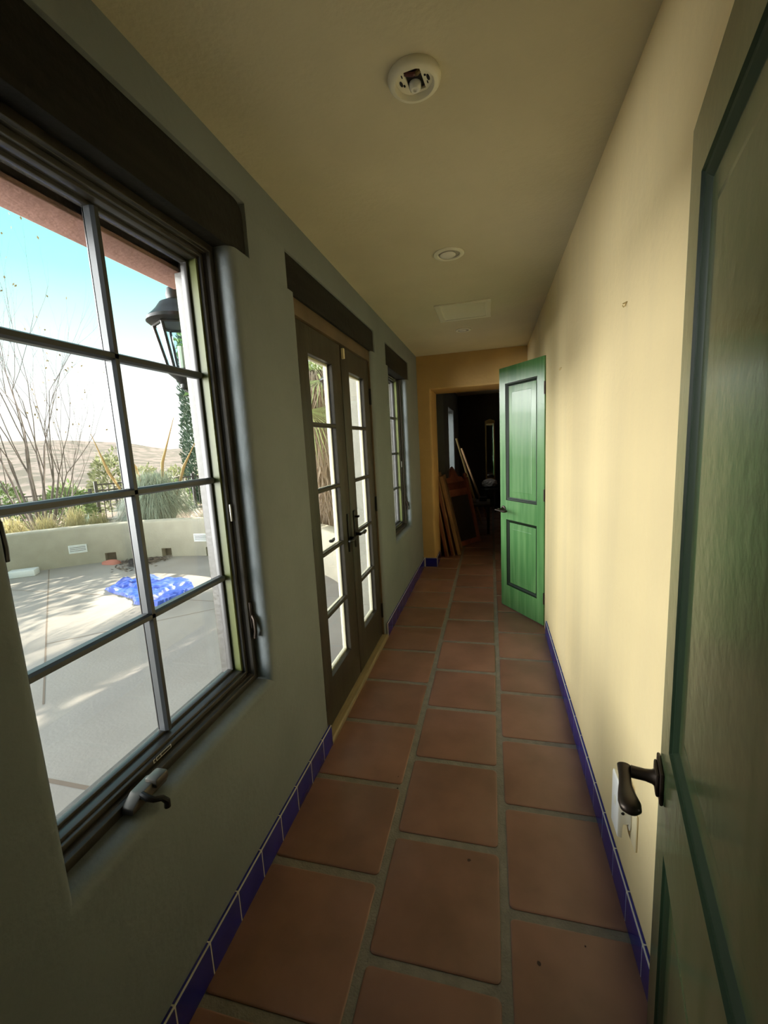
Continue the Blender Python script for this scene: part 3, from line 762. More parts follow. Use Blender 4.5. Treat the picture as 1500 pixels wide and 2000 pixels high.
bm = bmesh.new(); bmesh.ops.create_icosphere(bm, subdivisions=4, radius=1)
for v in bm.verts:
    n_ = noise.noise(v.co*4)*.18; v.co = Vector((v.co.x*.15*(1+n_), v.co.y*.15*(1+n_), v.co.z*.09*(1+n_)))
o = tag(obj('fleece_cushion', bm, 'fleece'), 'pale fleece heap on a stool below the gilt mirror', 'cushion'); o.location = (0.76, 8.95, .578)
t = thing('stool', 'dark stool carrying the pale fleece heap', 'stool', (0.76, 8.95, 0))
bm = bmesh.new(); lathe(bm, [(0, .45), (.16, .45), (.165, .465), (.16, .48), (0, .48)], 24); obj('seat', bm, 'dark_wood', t)
for k in range(4):
    q = R(45+90*k); bm = bmesh.new(); tube(bm, [(.12*math.cos(q), .12*math.sin(q), .45), (.15*math.cos(q), .15*math.sin(q), .002)], .015, 8); obj('leg', bm, 'dark_wood', t)
t = thing('armoire', 'brown wooden armoire with arched top at the back of the unlit room', 'armoire', (1.45, 9.25, 0))
w = .42; pts = [(-w, .06), (-w, 1.72)] + [(w*math.sin(R(-90+180*k/14)), 1.80+.20*math.cos(R(-90+180*k/14))) for k in range(15)] + [(w, 1.72), (w, .06)]
bm = bmesh.new(); prism(bm, pts, -.26, .26, 1, .006); obj('case', bm, 'armoire', t)
for s in (-1, 1):
    bm = bmesh.new(); x0, x1 = sorted((s*.012, s*.39)); box(bm, x0, x1, -.278, -.2605, .95, 1.70, .006); d = obj('door', bm, 'armoire', t)
    bm = bmesh.new(); box(bm, x0, x1, -.278, -.2605, .14, .90, .006); d = obj('drawer_front', bm, 'dark_wood', t)
    bm = bmesh.new(); tube(bm, [(s*.04, -.279, 1.3), (s*.04, -.30, 1.3)], .012, 10); obj('knob', bm, 'gilt', d)
bm = bmesh.new(); box(bm, -.44, .44, -.285, .26, .903, .945, .006); obj('ledge', bm, 'tan_wood', t)
bm = bmesh.new(); box(bm, -.44, .44, -.28, .26, .002, .06, .006); obj('plinth', bm, 'dark_wood', t)

# ------------------------------------------------------------------ outdoors: patio and garden wall
ZP = -0.06
bm = bmesh.new(); box(bm, -8.0, XE, -4.0, 6.5, ZP-0.15, ZP)
tag(obj('patio_slab', bm, 'concrete', sm=False), 'grey concrete patio with dappled sun outside the windows', 'patio', kind='structure')
bm = bmesh.new()
def jl(a, b, w=0.006):
    a = Vector(a); b = Vector(b); d = (b-a).normalized(); n_ = Vector((-d.y, d.x))*w
    vs = [bm.verts.new((q.x, q.y, ZP+0.0012)) for q in (a-n_, b-n_, b+n_, a+n_)]; bm.faces.new(vs)
jl((-6.1, 3.83), (-0.2, 3.66)); jl((-5.4, 4.62), (-2.0, 1.9)); jl((-2.9, 2.62), (-1.4, 3.95)); jl((-5.2, 1.44), (-0.2, 1.375), .012); jl((-3.6, 1.42), (-3.6, -3))
tag(obj('trim_6', bm, 'joint', sm=False), 'thin dark control joints scored in the patio concrete', 'joint lines', kind='structure')

CX, CY, RI, TH = -3.278, 2.334, 3.15, 0.22; ZT = 0.505
a_s, a_e = R(40), R(262); NA = 150
root = thing('garden_wall', 'low curved cream stucco wall around the patio', 'wall', (CX, CY+RI, ZP))
bm = bmesh.new()
holes = []   # (angle, half width in m)
def ang_of(px): return math.atan2(px[1]-CY, px[0]-CX)
def on_wall(az):   # direction from the camera -> angle on the inner face
    d = Vector((-math.sin(R(az)), math.cos(R(az)))); o = Vector((CAM.x-CX, CAM.y-CY))
    b_ = o.dot(d); c_ = o.dot(o)-RI*RI; t_ = -b_+math.sqrt(b_*b_-c_); p = o+d*t_
    return math.atan2(p.y, p.x)
hole_angs = [on_wall(a) for a in (47.6, 41.9, 37.0)]
prof = [(RI, ZP), (RI, ZT-0.03), (RI+0.008, ZT-0.01), (RI+0.03, ZT), (RI+TH-0.03, ZT), (RI+TH, ZT-0.02), (RI+TH, ZP)]
hw = 0.075/RI
cuts = sorted([a_s+(a_e-a_s)*k/NA for k in range(NA+1)] + [h+s*hw for h in hole_angs for s in (-1, 1)])
cuts = [a for a in cuts if not any(abs(a-h) < hw-1e-6 for h in hole_angs)]
HZ = ZP+0.135
def pt(r, a, z): return Vector((CX+r*math.cos(a), CY+r*math.sin(a), z))
prof2 = [(RI, ZP), (RI, HZ)] + prof[1:]
rows = [[bm.verts.new(pt(r, a, z)) for r, z in prof2] for a in cuts]
for A, B, a, b_ in zip(rows, rows[1:], cuts, cuts[1:]):
    mid = (a+b_)/2; ishole = any(abs(mid-h) < hw for h in hole_angs)
    for k in range(len(prof2)-1):
        if k == 0 and ishole:
            q = [bm.verts.new(pt(RI+0.12, x, z)) for x, z in ((a, ZP), (b_, ZP), (b_, HZ), (a, HZ))]
            for f_ in ([q[0], q[1], q[2], q[3]], [A[0], q[0], q[3], A[1]], [B[0], B[1], q[2], q[1]], [A[1], q[3], q[2], B[1]]):
                f = bm.faces.new(f_); f.material_index = 1 if f_[0] is q[0] else 0
        else: bm.faces.new([A[k], A[k+1], B[k+1], B[k]])
bm.faces.new(rows[0]); bm.faces.new(rows[-1][::-1])
o = obj('wall_body', bm, ['stucco', 'litter'], None, ang=50); o.data.transform(Matrix.Translation(-Vector(root.location))); o.parent = root
def step_light(az, z, label):
    a = on_wall(az); p = pt(RI, a, z)
    t = thing('louvered_step_light', label, 'step light', p, a+math.pi/2)
    bm = bmesh.new()
    for q in ((-.115, .115, .045, .06), (-.115, .115, -.06, -.045), (-.115, -.10, -.045, .045), (.10, .115, -.045, .045)): box(bm, q[0], q[1], 0.0, .016, q[2], q[3], .003)
    obj('faceplate', bm, 'white', t)
    bm = bmesh.new()
    for k in range(4): box(bm, -.10, .10, 0.004, .014, -.042+k*.023, -.028+k*.023, .002)
    obj('louver', bm, 'white', t)
    bm = bmesh.new(); box(bm, -.101, .101, 0.0, .003, -.046, .046); obj('backing', bm, 'crank', t, sm=False)
step_light(50.5, 0.185, 'white louvered step light on the low patio wall, at the left')
step_light(37.9, 0.225, 'white louvered step light on the low patio wall, at the right near the window frame')

# crumpled tarp
random.seed(2)
pc = Vector((-3.05, 3.90)); bm = bmesh.new(); n = 110
outline = [(-.36, -.10), (-.62, .02), (-.66, .40), (-.36, .44), (.16, .50), (.50, .18), (.58, -.05), (.52, -.40), (.18, -.37), (0, -.22)]
def inpoly(x, y):
    c = False; j = len(outline)-1
    for i in range(len(outline)):
        xi, yi = outline[i]; xj, yj = outline[j]
        if (yi > y) != (yj > y) and x < (xj-xi)*(y-yi)/(yj-yi)+xi: c = not c
        j = i
    return c
G = {}
for i in range(n):
    for j in range(n):
        x = -.75+1.4*i/(n-1); y = -.5+1.1*j/(n-1)
        q = Vector((x*4.2, y*4.2, 1.3)); wv = noise.noise_vector(q)*.06
        if inpoly(x+wv.x*.8, y+wv.y*.8):
            h = abs(noise.noise(q*1.1))*.075+abs(noise.noise(q*2.2+Vector((4, 1, 0))))*.035+abs(noise.noise(q*5.0+Vector((1, 7, 0))))*.012
            G[i, j] = bm.verts.new((pc.x+x+wv.x*.5, pc.y+y+wv.y*.5, ZP+0.004+h))
for (i, j) in list(G):
    q = [(i, j), (i+1, j), (i+1, j+1), (i, j+1)]
    if all(k in G for k in q): bm.faces.new([G[k] for k in q])
bmesh.ops.delete(bm, geom=[v for v in bm.verts if not v.link_faces], context='VERTS')
for v in bm.verts:
    if v.is_boundary: v.co.z = ZP+0.003
bmesh.ops.solidify(bm, geom=list(bm.faces), thickness=0.003)
tag(place(obj('tarp', bm, 'tarp', ang=25), (pc.x, pc.y, ZP)), 'crumpled bright blue tarp lying on the patio concrete', 'tarp')
# leaf litter by the drain holes
def at_wall(az, back, z=ZP):
    a = on_wall(az); return pt(RI-back, a, z)
bm = bmesh.new()
for k in range(900):
    a = max(41, min(45.9, random.gauss(43.7, 1.15))); p = at_wall(a, abs(random.gauss(.12, .2))+.05)
    s = random.uniform(.012, .035); rz = random.uniform(0, 6.28); tz = random.uniform(.004, .03)
    dx = Vector((math.cos(rz), math.sin(rz), random.uniform(-.3, .3)))*s; dy = Vector((-math.sin(rz), math.cos(rz), random.uniform(-.3, .3)))*s*.5
    c = p+Vector((0, 0, tz)); bm.faces.new([bm.verts.new(c+dx), bm.verts.new(c+dy), bm.verts.new(c-dx), bm.verts.new(c-dy)])
o = tag(raw('leaf_litter', bm, 'litter', sm=False), 'dark heap of dry leaves by the patio wall', 'leaves', kind='stuff')
bm = bmesh.new(); p = at_wall(47.2, .16)
bmesh.ops.create_icosphere(bm, subdivisions=2, radius=1)
for v in bm.verts: v.co = Vector((v.co.x*.16*(1+noise.noise(v.co*2)*.4), v.co.y*.09*(1+noise.noise(v.co*3)*.4), max(0, v.co.z)*.06+0.002))
tag(place(obj('cloth_rag', bm, 'scrap'), (0, 0, 0)), 'faded red rag on the patio by the drain hole', 'rag').location = p
bm = bmesh.new(); box(bm, -.16, .16, -.09, .09, 0.0, .09, .012, 2)
o = tag(obj('stone_block', bm, 'white'), 'small pale block on the patio at the wall foot, far left', 'block'); o.location = at_wall(55.2, .20); o.rotation_euler = (0, 0, .6)

# house outside: wing, terracotta lintels, eave of the roof
bm = bmesh.new(); box(bm, -0.86, XE, 5.0, 6.5, -0.2, 2.75)
tag(obj('wall_wing', bm, 'stucco_white', sm=False), 'cream stucco wing wall outside beyond the glazed doors', 'wall', kind='structure')
for nm, r, lb in (('trim_7', (0.42, 1.445), 'terracotta beam outside over the nearest window'), ('trim_8', (3.42, 4.42), 'terracotta beam outside over the far window')):
    bm = bmesh.new(); pts = [(r[0], 2.05), (r[1]-.03, 2.05)] + [(r[1]-.03+.03*math.sin(R(15*k)), 2.08-.03*math.cos(R(15*k))) for k in range(7)] + [(r[1], 2.25), (r[0], 2.25)]
    prism(bm, pts, -.295, XE, 0, .006, 2); prism(bm, [(r[0]+.1, 2.062), (r[1]-.12, 2.062), (r[1]-.12, 2.13), (r[0]+.1, 2.13)], XE-.012, XE, 0)
    tag(obj(nm, bm, 'terracotta'), lb, 'beam', kind='structure')

# lanterns flanking the doors
def lantern(y, label):
    t = thing('wall_lantern', label, 'lantern', (XE, y, 1.98))
    cx = -0.215
    bm = bmesh.new(); box(bm, -.016, 0, -.055, .055, -.28, .14, .006); obj('back_plate', bm, 'black_iron', t)
    bm = bmesh.new()   # roof: flared hexagonal cap with finial
    lathe(bm, [(0, .17), (.012, .165), (.020, .15), (.010, .135), (.028, .125), (.034, .10), (.030, .085), (.060, .070), (.078, .045), (.092, .030), (.112, .012), (.114, 0.0), (.104, -.008), (.06, -.012), (0, -.012)], 24, (cx, 0, 0), a0=R(30))
    obj('lantern_roof', bm, 'black_iron', t)
    bm = bmesh.new(); n = 6
    def hexp(r, z): return [Vector((cx+r*math.cos(R(60*k+30)), r*math.sin(R(60*k+30)), z)) for k in range(n)]
    A, B = hexp(.090, -.012), hexp(.052, -.185)
    for k in range(n): tube(bm, [A[k], B[k]], .006, 6)
    for ring in (A, B):
        for k in range(n): tube(bm, [ring[k], ring[(k+1) % n]], .006, 6)
    lathe(bm, [(0, -.18), (.056, -.183), (.058, -.195), (.035, -.215), (.018, -.235), (.020, -.25), (0, -.262)], 18, (cx, 0, 0))
    obj('cage', bm, 'black_iron', t)
    bm = bmesh.new()
    for k in range(n): bm.faces.new([bm.verts.new(v) for v in (A[k]*.97+Vector((cx*.03, 0, -.0)), A[(k+1) % n]*.97+Vector((cx*.03, 0, 0)), B[(k+1) % n]*.97+Vector((cx*.03, 0, -.005)), B[k]*.97+Vector((cx*.03, 0, -.005)))])
    obj('glass_panel', bm, 'lantern_glass', t, sm=False)
    bm = bmesh.new(); pts = []
    pts += [(-.010, 0, -.22)]
    for k in range(26):   # scroll bracket
        q = k/25; a_ = R(-60+q*520); r_ = .062*(1-q*.72); pts.append((-.10+math.cos(a_)*r_*1.0, 0, -.275+math.sin(a_)*r_))
    tube(bm, pts, .0085, 8); tube(bm, [(-.010, 0, -.30), (-.05, 0, -.335), (-.09, 0, -.338)], .008, 8); tube(bm, [(cx, 0, -.255), (cx+.03, 0, -.275), (-.14, 0, -.255), (-.09, 0, -.215), (-.012, 0, -.20)], .0085, 8)
    obj('scroll_bracket', bm, 'black_iron', t)
    bm = bmesh.new(); tube(bm, [(cx, 0, -.18), (cx, 0, -.09)], .014, 10); obj('candle', bm, 'bead', t)
lantern(1.545, 'black iron wall lantern seen through the nearest window')
lantern(3.300, 'black iron wall lantern seen through the near leaf of the glazed doors')

# ------------------------------------------------------------------ yard, hills
bm = bmesh.new(); NT = 70; radii = [0.0, 3.33, 4.2, 6, 8, 10, 12, 14, 16, 19, 23, 28, 35, 45, 58, 72, 88, 105, 118, 128, 136, 150, 170]
GC = Vector((CX, CY, 0)); rows = []
def skyl(az): # skyline elevation by azimuth
    P_ = [(-10, 1.2), (30, 1.0), (37, .9), (40, .75), (43.8, 1.5), (46.7, 2.1), (51, 2.35), (55, 2.4), (70, 2.8), (100, 2)]
    for (a, e), (b_, f_) in zip(P_, P_[1:]):
        if a <= az <= b_: return e+(f_-e)*(az-a)/(b_-a)
    return 1.5
for r in radii[1:]:
    row = []
    for k in range(NT+1):
        az = -20+130*k/NT; p = GC + Vector((-math.sin(R(az)), math.cos(R(az)), 0))*r
        v = p-CAM; a2 = math.degrees(math.atan2(-v.x, v.y)); D_ = math.hypot(v.x, v.y)
        ztop = CAM.z+128*math.tan(R(skyl(a2)))
        if r < 9: z = .12
        elif r < 23: z = .12-(r-9)/14*2.2
        elif r < 45: z = -2.08
        else: z = -2.08+(ztop+2.08)*min(1, max(0, (r-45)/83))**1.1
        if r > 128: z = ztop-(r-128)*.12
        if r > 9: z += noise.noise(Vector((p.x*.09, p.y*.09, 0)))*min(1.0, (r-9)/30)*.9
        row.append(bm.verts.new((p.x, p.y, z)))
    rows.append(row)
for i, (A, B) in enumerate(zip(rows, rows[1:])):
    for k in range(NT):
        f = bm.faces.new([A[k], A[k+1], B[k+1], B[k]]); f.material_index = 0 if radii[i+2] <= 14 else 1
tag(obj('hillside', bm, ['gravel', 'hill'], ang=60), 'dry brown hillside and gravel yard beyond the patio wall', 'ground', kind='structure')

# ------------------------------------------------------------------ plants
def leafq(bm, c, d, n_, l, w, mi=0):
    d = d.normalized(); s = d.cross(n_)
    if s.length < 1e-4: s = d.orthogonal()
    s.normalize(); s *= w
    f = bm.faces.new([bm.verts.new(c), bm.verts.new(c+d*l*.5+s), bm.verts.new(c+d*l), bm.verts.new(c+d*l*.5-s)]); f.material_index = mi
def rv(rng): 
    while True:
        v = Vector((rng.uniform(-1, 1), rng.uniform(-1, 1), rng.uniform(-1, 1)))
        if .05 < v.length <= 1: return v
def bush(loc, rad, n, size, m, label, seed, name='shrub', cat='shrub', group=None, stems=True, shell=.35, aspect=.4):
    rng = random.Random(seed); t = thing(name, label, cat, loc, 0, group)
    bm = bmesh.new()
    for k in range(n):
        v = rv(rng); v = v.normalized()*(shell+(1-shell)*v.length**.5)
        lump = 1+.25*noise.noise(v*2.2+Vector((seed, 0, 0)))
        c = Vector((v.x*rad[0]*lump, v.y*rad[1]*lump, rad[2]*(1.0+v.z*lump*.98)))
        leafq(bm, c, (v+rv(rng)*.9), rv(rng), size*rng.uniform(.6, 1.3), size*aspect*.5)
    raw('foliage', bm, m, t, sm=False)
    if stems:
        bm = bmesh.new()
        for k in range(7):
            a = rng.uniform(0, 6.28); q = rng.uniform(.2, .7)
            tube(bm, [(0, 0, -.03), (math.cos(a)*rad[0]*q*.4, math.sin(a)*rad[1]*q*.4, rad[2]*.7), (math.cos(a)*rad[0]*q, math.sin(a)*rad[1]*q, rad[2]*1.4)], [.02, .014, .006], 5)
        raw('stems', bm, 'bark_dark', t)
    return t

def branch(bm, p, d, L, r, depth, rng, tips, spread=.55, up=.25, nseg=3):
    pts = [p.copy()]; rs = [r]; q = p.copy(); dd = d.normalized()
    for k in range(nseg):
        dd = (dd + rv(rng)*.13 + Vector((0, 0, up*.18))).normalized(); q = q+dd*(L/nseg); pts.append(q.copy()); rs.append(r*(1-.42*(k+1)/nseg))
    tube(bm, pts, rs, 6 if r > .02 else 4, cap=False)
    if depth == 0: tips.append((q, dd)); return
    for k in range(rng.choice((2, 2, 3))):
        nd = (dd + rv(rng).normalized()*spread).normalized(); i = rng.choice((nseg-1, nseg, nseg))
        branch(bm, pts[i], nd, L*rng.uniform(.62, .86), rs[i]*.72, depth-1, rng, tips, spread, up, nseg)

def bare_tree():
    rng = random.Random(21); b = P(53.3, 9.5, .10)
    t = thing('bare_tree', 'leafless many stemmed tree beyond the patio wall', 'tree', b)
    bm = bmesh.new(); tips = []
    stems = [(-.4, .15, 1.55), (.12, -.1, 1.75), (.32, .12, 1.5), (.62, .1, 1.3), (-.75, .1, 1.2), (-.55, .0, 1.3), (-.28, .1, 1.5), (-.10, -.1, 1.7), (.05, .1, 1.8), (.20, 0, 1.6), (.42, .05, 1.25), (.75, .0, 1.1), (.95, .1, .9), (-.9, 0, 1.0), (-1.2, .1, .75)]
    side = Vector((math.cos(R(53.2)), math.sin(R(53.2)), 0)); dep = Vector((-side.y, side.x, 0))
    for sx, sy, sz in stems:
        d = side*sx*.75+dep*sy+Vector((0, 0, 1.35 if abs(sx) < .6 else 1.0)); branch(bm, side*sx*.12+Vector((0, 0, -.05)), d, .98*sz, .026 if abs(sx) < .5 else .020, 4, rng, tips, .40, .42, 4)
    raw('branches', bm, 'bark', t)
    bm = bmesh.new()
    for p_, d_ in tips:
        if rng.random() < .35: leafq(bm, p_, d_+rv(rng)*.5, rv(rng), rng.uniform(.03, .06), .014)
    raw('dry_leaves', bm, 'leaf_dry', t, sm=False)
bare_tree()

def grass(loc, rad, hgt, n, m, label, seed, name, cat, group=None, wid=.006, droop=1.0, base=.12):
    rng = random.Random(seed); bm = bmesh.new()
    for k in range(n):
        a = rng.uniform(0, 2*math.pi); q = math.sqrt(rng.uniform(.02, 1)); R_ = rad*q*rng.uniform(.85, 1.1); top = hgt*(1-.45*q**2)*rng.uniform(.75, 1.05)
        d = Vector((math.cos(a), math.sin(a), 0)); s = Vector((-d.y, d.x, 0)); c0 = d*base*rng.uniform(0, 1)+s*rng.uniform(-base, base)*.5; pv = None
        end = top*(1-droop*(q**1.5)*rng.uniform(.55, 1.0))
        for i in range(6):
            u = i/5; z = top*math.sin(min(1, u*1.35)*math.pi/2); z = z*(1-u**3)+(end)*u**3 if u > 0 else 0
            c = c0+d*R_*u**1.4+Vector((0, 0, max(0.01, z))); w_ = wid*(1-u*.85); A, B = bm.verts.new(c-s*w_), bm.verts.new(c+s*w_)
            if pv: bm.faces.new([pv[0], pv[1], B, A])
            pv = (A, B)
    o = tag(raw(name, bm, m, None, sm=False), label, cat, group); o.location = loc; return o

t = thing('beargrass_clump', 'big rounded silvery grass clump behind the curved wall', 'grass clump', P(42.3, 8.75, .10))
o = grass((0, 0, 0), .74, 1.20, 3600, 'blade', '', 5, 'blades', 'x', wid=.006, droop=1.0, base=.22); o.parent = t
for k in ('label', 'category'): del o[k]
rng = random.Random(3)
for dx, dz, ln in ((.18, 1.0, 1.05), (-.25, .95, .6), (.52, .9, .75), (-.66, .9, .9)):
    bm = bmesh.new(); s = Vector((math.cos(R(42.4)), math.sin(R(42.4)), 0))
    p0 = s*dx*.6+Vector((0, 0, dz*.6)); p1 = s*dx+Vector((0, 0, dz+.25)); p2 = s*(dx+.28*(1 if dx > 0 else -.6))+Vector((0, 0, dz+ln))
    tube(bm, [p0, p1, (p1+p2)/2, p2], [.010, .028, .012, .004], 6); raw('flower_stalk', bm, 'stalk', t)
for i, (az, r, rd, h) in enumerate(((55.6, 8.75, .24, .62), (53.0, 8.60, .24, .62), (50.4, 8.45, .25, .70), (48.3, 8.42, .21, .58))):
    grass(P(az, r, .10), rd, h, 420, 'gold', ('golden ornamental grass tuft behind the wall, leftmost', 'golden ornamental grass tuft second from the left behind the wall', 'tallest golden ornamental grass tuft in front of the agave',
          'golden ornamental grass tuft next to the big silvery clump')[i], 30+i, 'golden_grass', 'grass tuft', 'golden grass tufts behind the wall', .006, .8)

bush(P(56.6, 10.6, -.05), (.50, .5, .60), 1500, .11, 'leaf', 'bright green shrub behind the bare tree, far left', 41)
bush(P(51.0, 10.7, -.10), (.44, .44, .52), 1400, .11, 'leaf', 'bright green shrub right of the bare tree trunk', 42)
bush(P(46.3, 15.6, -1.1), (.66, .62, 1.36), 2600, .15, 'leaf_pale', 'pale green desert tree left of the window bar', 43, 'desert_tree', 'tree')
bush(P(50.6, 20.0, -1.7), (1.0, 1.0, 1.15), 1500, .16, 'leaf', 'round green tree at the foot of the hill behind the bare tree', 44, 'desert_tree', 'tree')
bush(P(43.0, 20.5, -1.8), (.75, .7, 1.5), 1600, .15, 'leaf_pale', 'pale desert tree just left of the silvery clump', 45, 'desert_tree', 'tree')
bush(P(39.8, 16.4, -1.3), (.68, .62, 1.20), 2000, .15, 'leaf_pale', 'yellow green desert tree between the silvery clump and the cypress', 46, 'desert_tree', 'tree')
bush(P(40.0, 13.3, -.5), (.36, .36, .66), 700, .11, 'leaf', 'small green shrub left of the cypress foot', 47)
# agave
def agave(loc, s, label, seed):
    rng = random.Random(seed); t = thing('agave', label, 'agave', loc)
    for k in range(22):
        a = k*2.4; el = R(20+60*(k/22)); d = Vector((math.cos(a)*math.cos(el), math.sin(a)*math.cos(el), math.sin(el))); bm = bmesh.new(); L_ = s*rng.uniform(.85, 1.1)
        prevr = None; sd = Vector((-math.sin(a), math.cos(a), 0))
        for u_, w_ in ((0, .5), (.3, 1), (.65, .75), (1, .02)):
            c = d*L_*u_; r_ = [bm.verts.new(c-sd*w_*s*.11), bm.verts.new(c+Vector((0, 0, -.02*s))), bm.verts.new(c+sd*w_*s*.11)]
            if prevr:
                for i in (0, 1): bm.faces.new([prevr[i], prevr[i+1], r_[i+1], r_[i]])
            prevr = r_
        raw('leaf', bm, 'agave', t)
agave(P(49.6, 9.7, .08), .42, 'grey green agave right of the bare tree trunk', 3)

# iron fence
def fence(A, B, zt, zb, label, npost):
    A = Vector(A); B = Vector(B); d = B-A; L_ = d.length; ang = math.atan2(d.y, d.x)
    t = thing('iron_fence', label, 'fence', (A.x, A.y, zb), ang)
    h = zt-zb
    for k in range(npost):
        bm = bmesh.new(); x = L_*k/(npost-1); box(bm, x-.03, x+.03, -.03, .03, -.1, h+.05, .004); obj('post', bm, 'fence', t)
    for z in (h-.03, h-.16, .12):
        bm = bmesh.new(); box(bm, 0, L_, -.012, .012, z-.015, z+.015); obj('rail', bm, 'fence', t, sm=False)
    n = int(L_/.115)
    for k in range(1, min(n, 95)):
        bm = bmesh.new(); x = L_*k/n; box(bm, x-.008, x+.008, -.008, .008, .10, h-.02); obj('picket', bm, 'fence', t, sm=False)
a_, b_ = P(48.0, 11.2), P(33.5, 12.2); fence(a_.xy, b_.xy, .96, .02, 'dark iron fence section running right to the cypress', 4)
a_, b_ = P(60, 12.4), P(48.6, 11.4); fence(a_.xy, b_.xy, .80, .0, 'dark lower iron fence section behind the bare tree', 3)

# cypress
rng = random.Random(8); t = thing('cypress', 'tall narrow dark cypress behind the lantern', 'cypress', P(36.2, 12.9, -.05))
bm = bmesh.new()
for k in range(15000):
    z = 6.4*rng.random()**1.1; r_ = .56*(1-(z/6.6)**2.2)*(.55+.45*min(1, z/.8)); a = rng.uniform(0, 6.28); q = rng.uniform(.72, 1.05)*(1+.16*noise.noise(Vector((math.cos(a)*2, math.sin(a)*2, z*1.6))))
    c = Vector((math.cos(a)*r_*q, math.sin(a)*r_*q, z+.15)); leafq(bm, c, Vector((math.cos(a)*.7, math.sin(a)*.7, 1))+rv(rng)*.5, rv(rng), rng.uniform(.06, .13), .020)
raw('foliage', bm, 'leaf_dark', t, sm=False)
bm = bmesh.new(); tube(bm, [(0, 0, -.1), (0, 0, 2), (0, 0, 5.6)], [.10, .07, .02], 8); raw('trunk', bm, 'bark_dark', t)

# palms
def fan(bm, o, d, n_, L_, rng, nl=38, droop=.25, m=0):
    """fan leaf at point o facing along d"""
    d = d.normalized(); s = d.cross(Vector((0, 0, 1))); s = s.normalized() if s.length > .05 else Vector((1, 0, 0)); up = s.cross(d)
    for k in range(nl):
        a = R(-105+210*k/(nl-1)); v = (d*math.cos(a)+s*math.sin(a)+up*.12*math.cos(a*2)).normalized(); l = L_*(.72+.28*math.cos(a))*rng.uniform(.9, 1.05); sd = v.cross(up).normalized()*L_*.011
        p0, p1 = o, o+v*l*.6; p2 = o+v*l+Vector((0, 0, -droop*l))
        q = [bm.verts.new(x) for x in (p0-sd*.3, p0+sd*.3, p1+sd, p1-sd)]; bm.faces.new(q)
        bm.faces.new([q[3], q[2], bm.verts.new(p2)])
def palm(loc, ht, rt, L_, nf, label, seed, skirt, name='fan_palm'):
    rng = random.Random(seed); t = thing(name, label, 'palm', loc)
    bm = bmesh.new(); tube(bm, [(0, 0, -.2), (0, 0, ht*.5), (0, 0, ht)], [rt*1.15, rt, rt*.9], 14); raw('trunk', bm, 'bark_dark', t)
    if skirt:
        bm = bmesh.new()
        for k in range(skirt):
            z = ht*(.08+.92*rng.random()); a = rng.uniform(0, 6.28); l = rng.uniform(.35, .9)*min(1.0, ht/2); d = Vector((math.cos(a), math.sin(a), 0)); s = Vector((-d.y, d.x, 0))
            w_ = rng.uniform(.003, .007); o_ = rt*rng.uniform(.9, 1.3); f_ = rng.uniform(.06, .26)
            p = [d*o_+Vector((0, 0, z)), d*(o_+f_)+s*rng.uniform(-.1, .1)+Vector((0, 0, z-l*.4)), d*(o_+f_*rng.uniform(.6, 1.1))+s*rng.uniform(-.16, .16)+Vector((0, 0, max(.02, z-l)))]
            q = [bm.verts.new(x) for x in (p[0]-s*w_, p[0]+s*w_, p[1]+s*w_*1.4, p[1]-s*w_*1.4)]; bm.faces.new(q); bm.faces.new([q[3], q[2], bm.verts.new(p[2])])
        raw('dead_frond_skirt', bm, 'thatch', t, sm=False)
    for k in range(nf):
        a = k*2.39996; el = R(-50+125*((k+.5)/nf)); d = Vector((math.cos(a)*math.cos(el), math.sin(a)*math.cos(el), math.sin(el))); pl = L_*rng.uniform(.75, 1.0)
        bm = bmesh.new(); top = Vector((0, 0, ht-.05)); e = top+d*pl+Vector((0, 0, -.12*pl*math.cos(el)))
        tube(bm, [top+d*rt*.5, top+d*pl*.5, e], [.018, .013, .010], 5); fan(bm, e, (d+Vector((0, 0, -.35))), None, L_*.85, rng, 38, .30)
        raw('frond', bm, 'frond', t, sm=False)
    return t
palm((-1.52, 5.75, -.05), 2.55, .20, .85, 30, 'shaggy fan palm with dead skirt seen through the glazed doors', 12, 5200)
palm(P(36.75, 14.6, -.3), 1.05, .05, .34, 14, 'small fan palm on thin trunk beyond the iron fence', 13, 0)

# leafy shade tree by the patio end (stands mostly behind the house corner, its crown dapples the patio)
def shade_tree(loc, ht, rad, n, seed, label, m='leaf'):
    rng = random.Random(seed); t = thing('shade_tree', label, 'tree', loc)
    bm = bmesh.new(); tips = []
    branch(bm, Vector((0, 0, -.1)), Vector((0, 0, 1)), ht*.36, .13, 5, rng, tips, .75, .15, 3)
    raw('branches', bm, 'bark_dark', t)
    bm = bmesh.new(); cs = []
    for k in range(46):
        v = rv(rng); cs.append((Vector((v.x*rad[0], v.y*rad[1], ht*.62+v.z*rad[2])), rng.uniform(.28, .55)))
    for k in range(n):
        c, r_ = rng.choice(cs); v = rv(rng); leafq(bm, c+v*r_, v+rv(rng), rv(rng), rng.uniform(.10, .18), .035)
    raw('foliage', bm, m, t, sm=False)
shade_tree((-3.9, 8.7, 0), 5.2, (1.75, 1.3, 1.9), 6000, 5, 'leafy tree past the patio wall, hidden behind the house corner')
# boulders
for az, r, s, lb in ((37.0, 7.85, .13, 'tan boulder beside the silvery grass clump'), (36.4, 9.9, .20, 'larger tan boulder near the fence foot')):
    bm = bmesh.new(); bmesh.ops.create_icosphere(bm, subdivisions=3, radius=1)
    for v in bm.verts: v.co = v.co*(1+.28*noise.noise(v.co*1.4+Vector((az, 0, 0)))); v.co = Vector((v.co.x*s*1.3, v.co.y*s, max(-.2, v.co.z)*s))
    tag(obj('boulder', bm, 'boulder', ang=60), lb, 'boulder').location = P(az, r, .13)

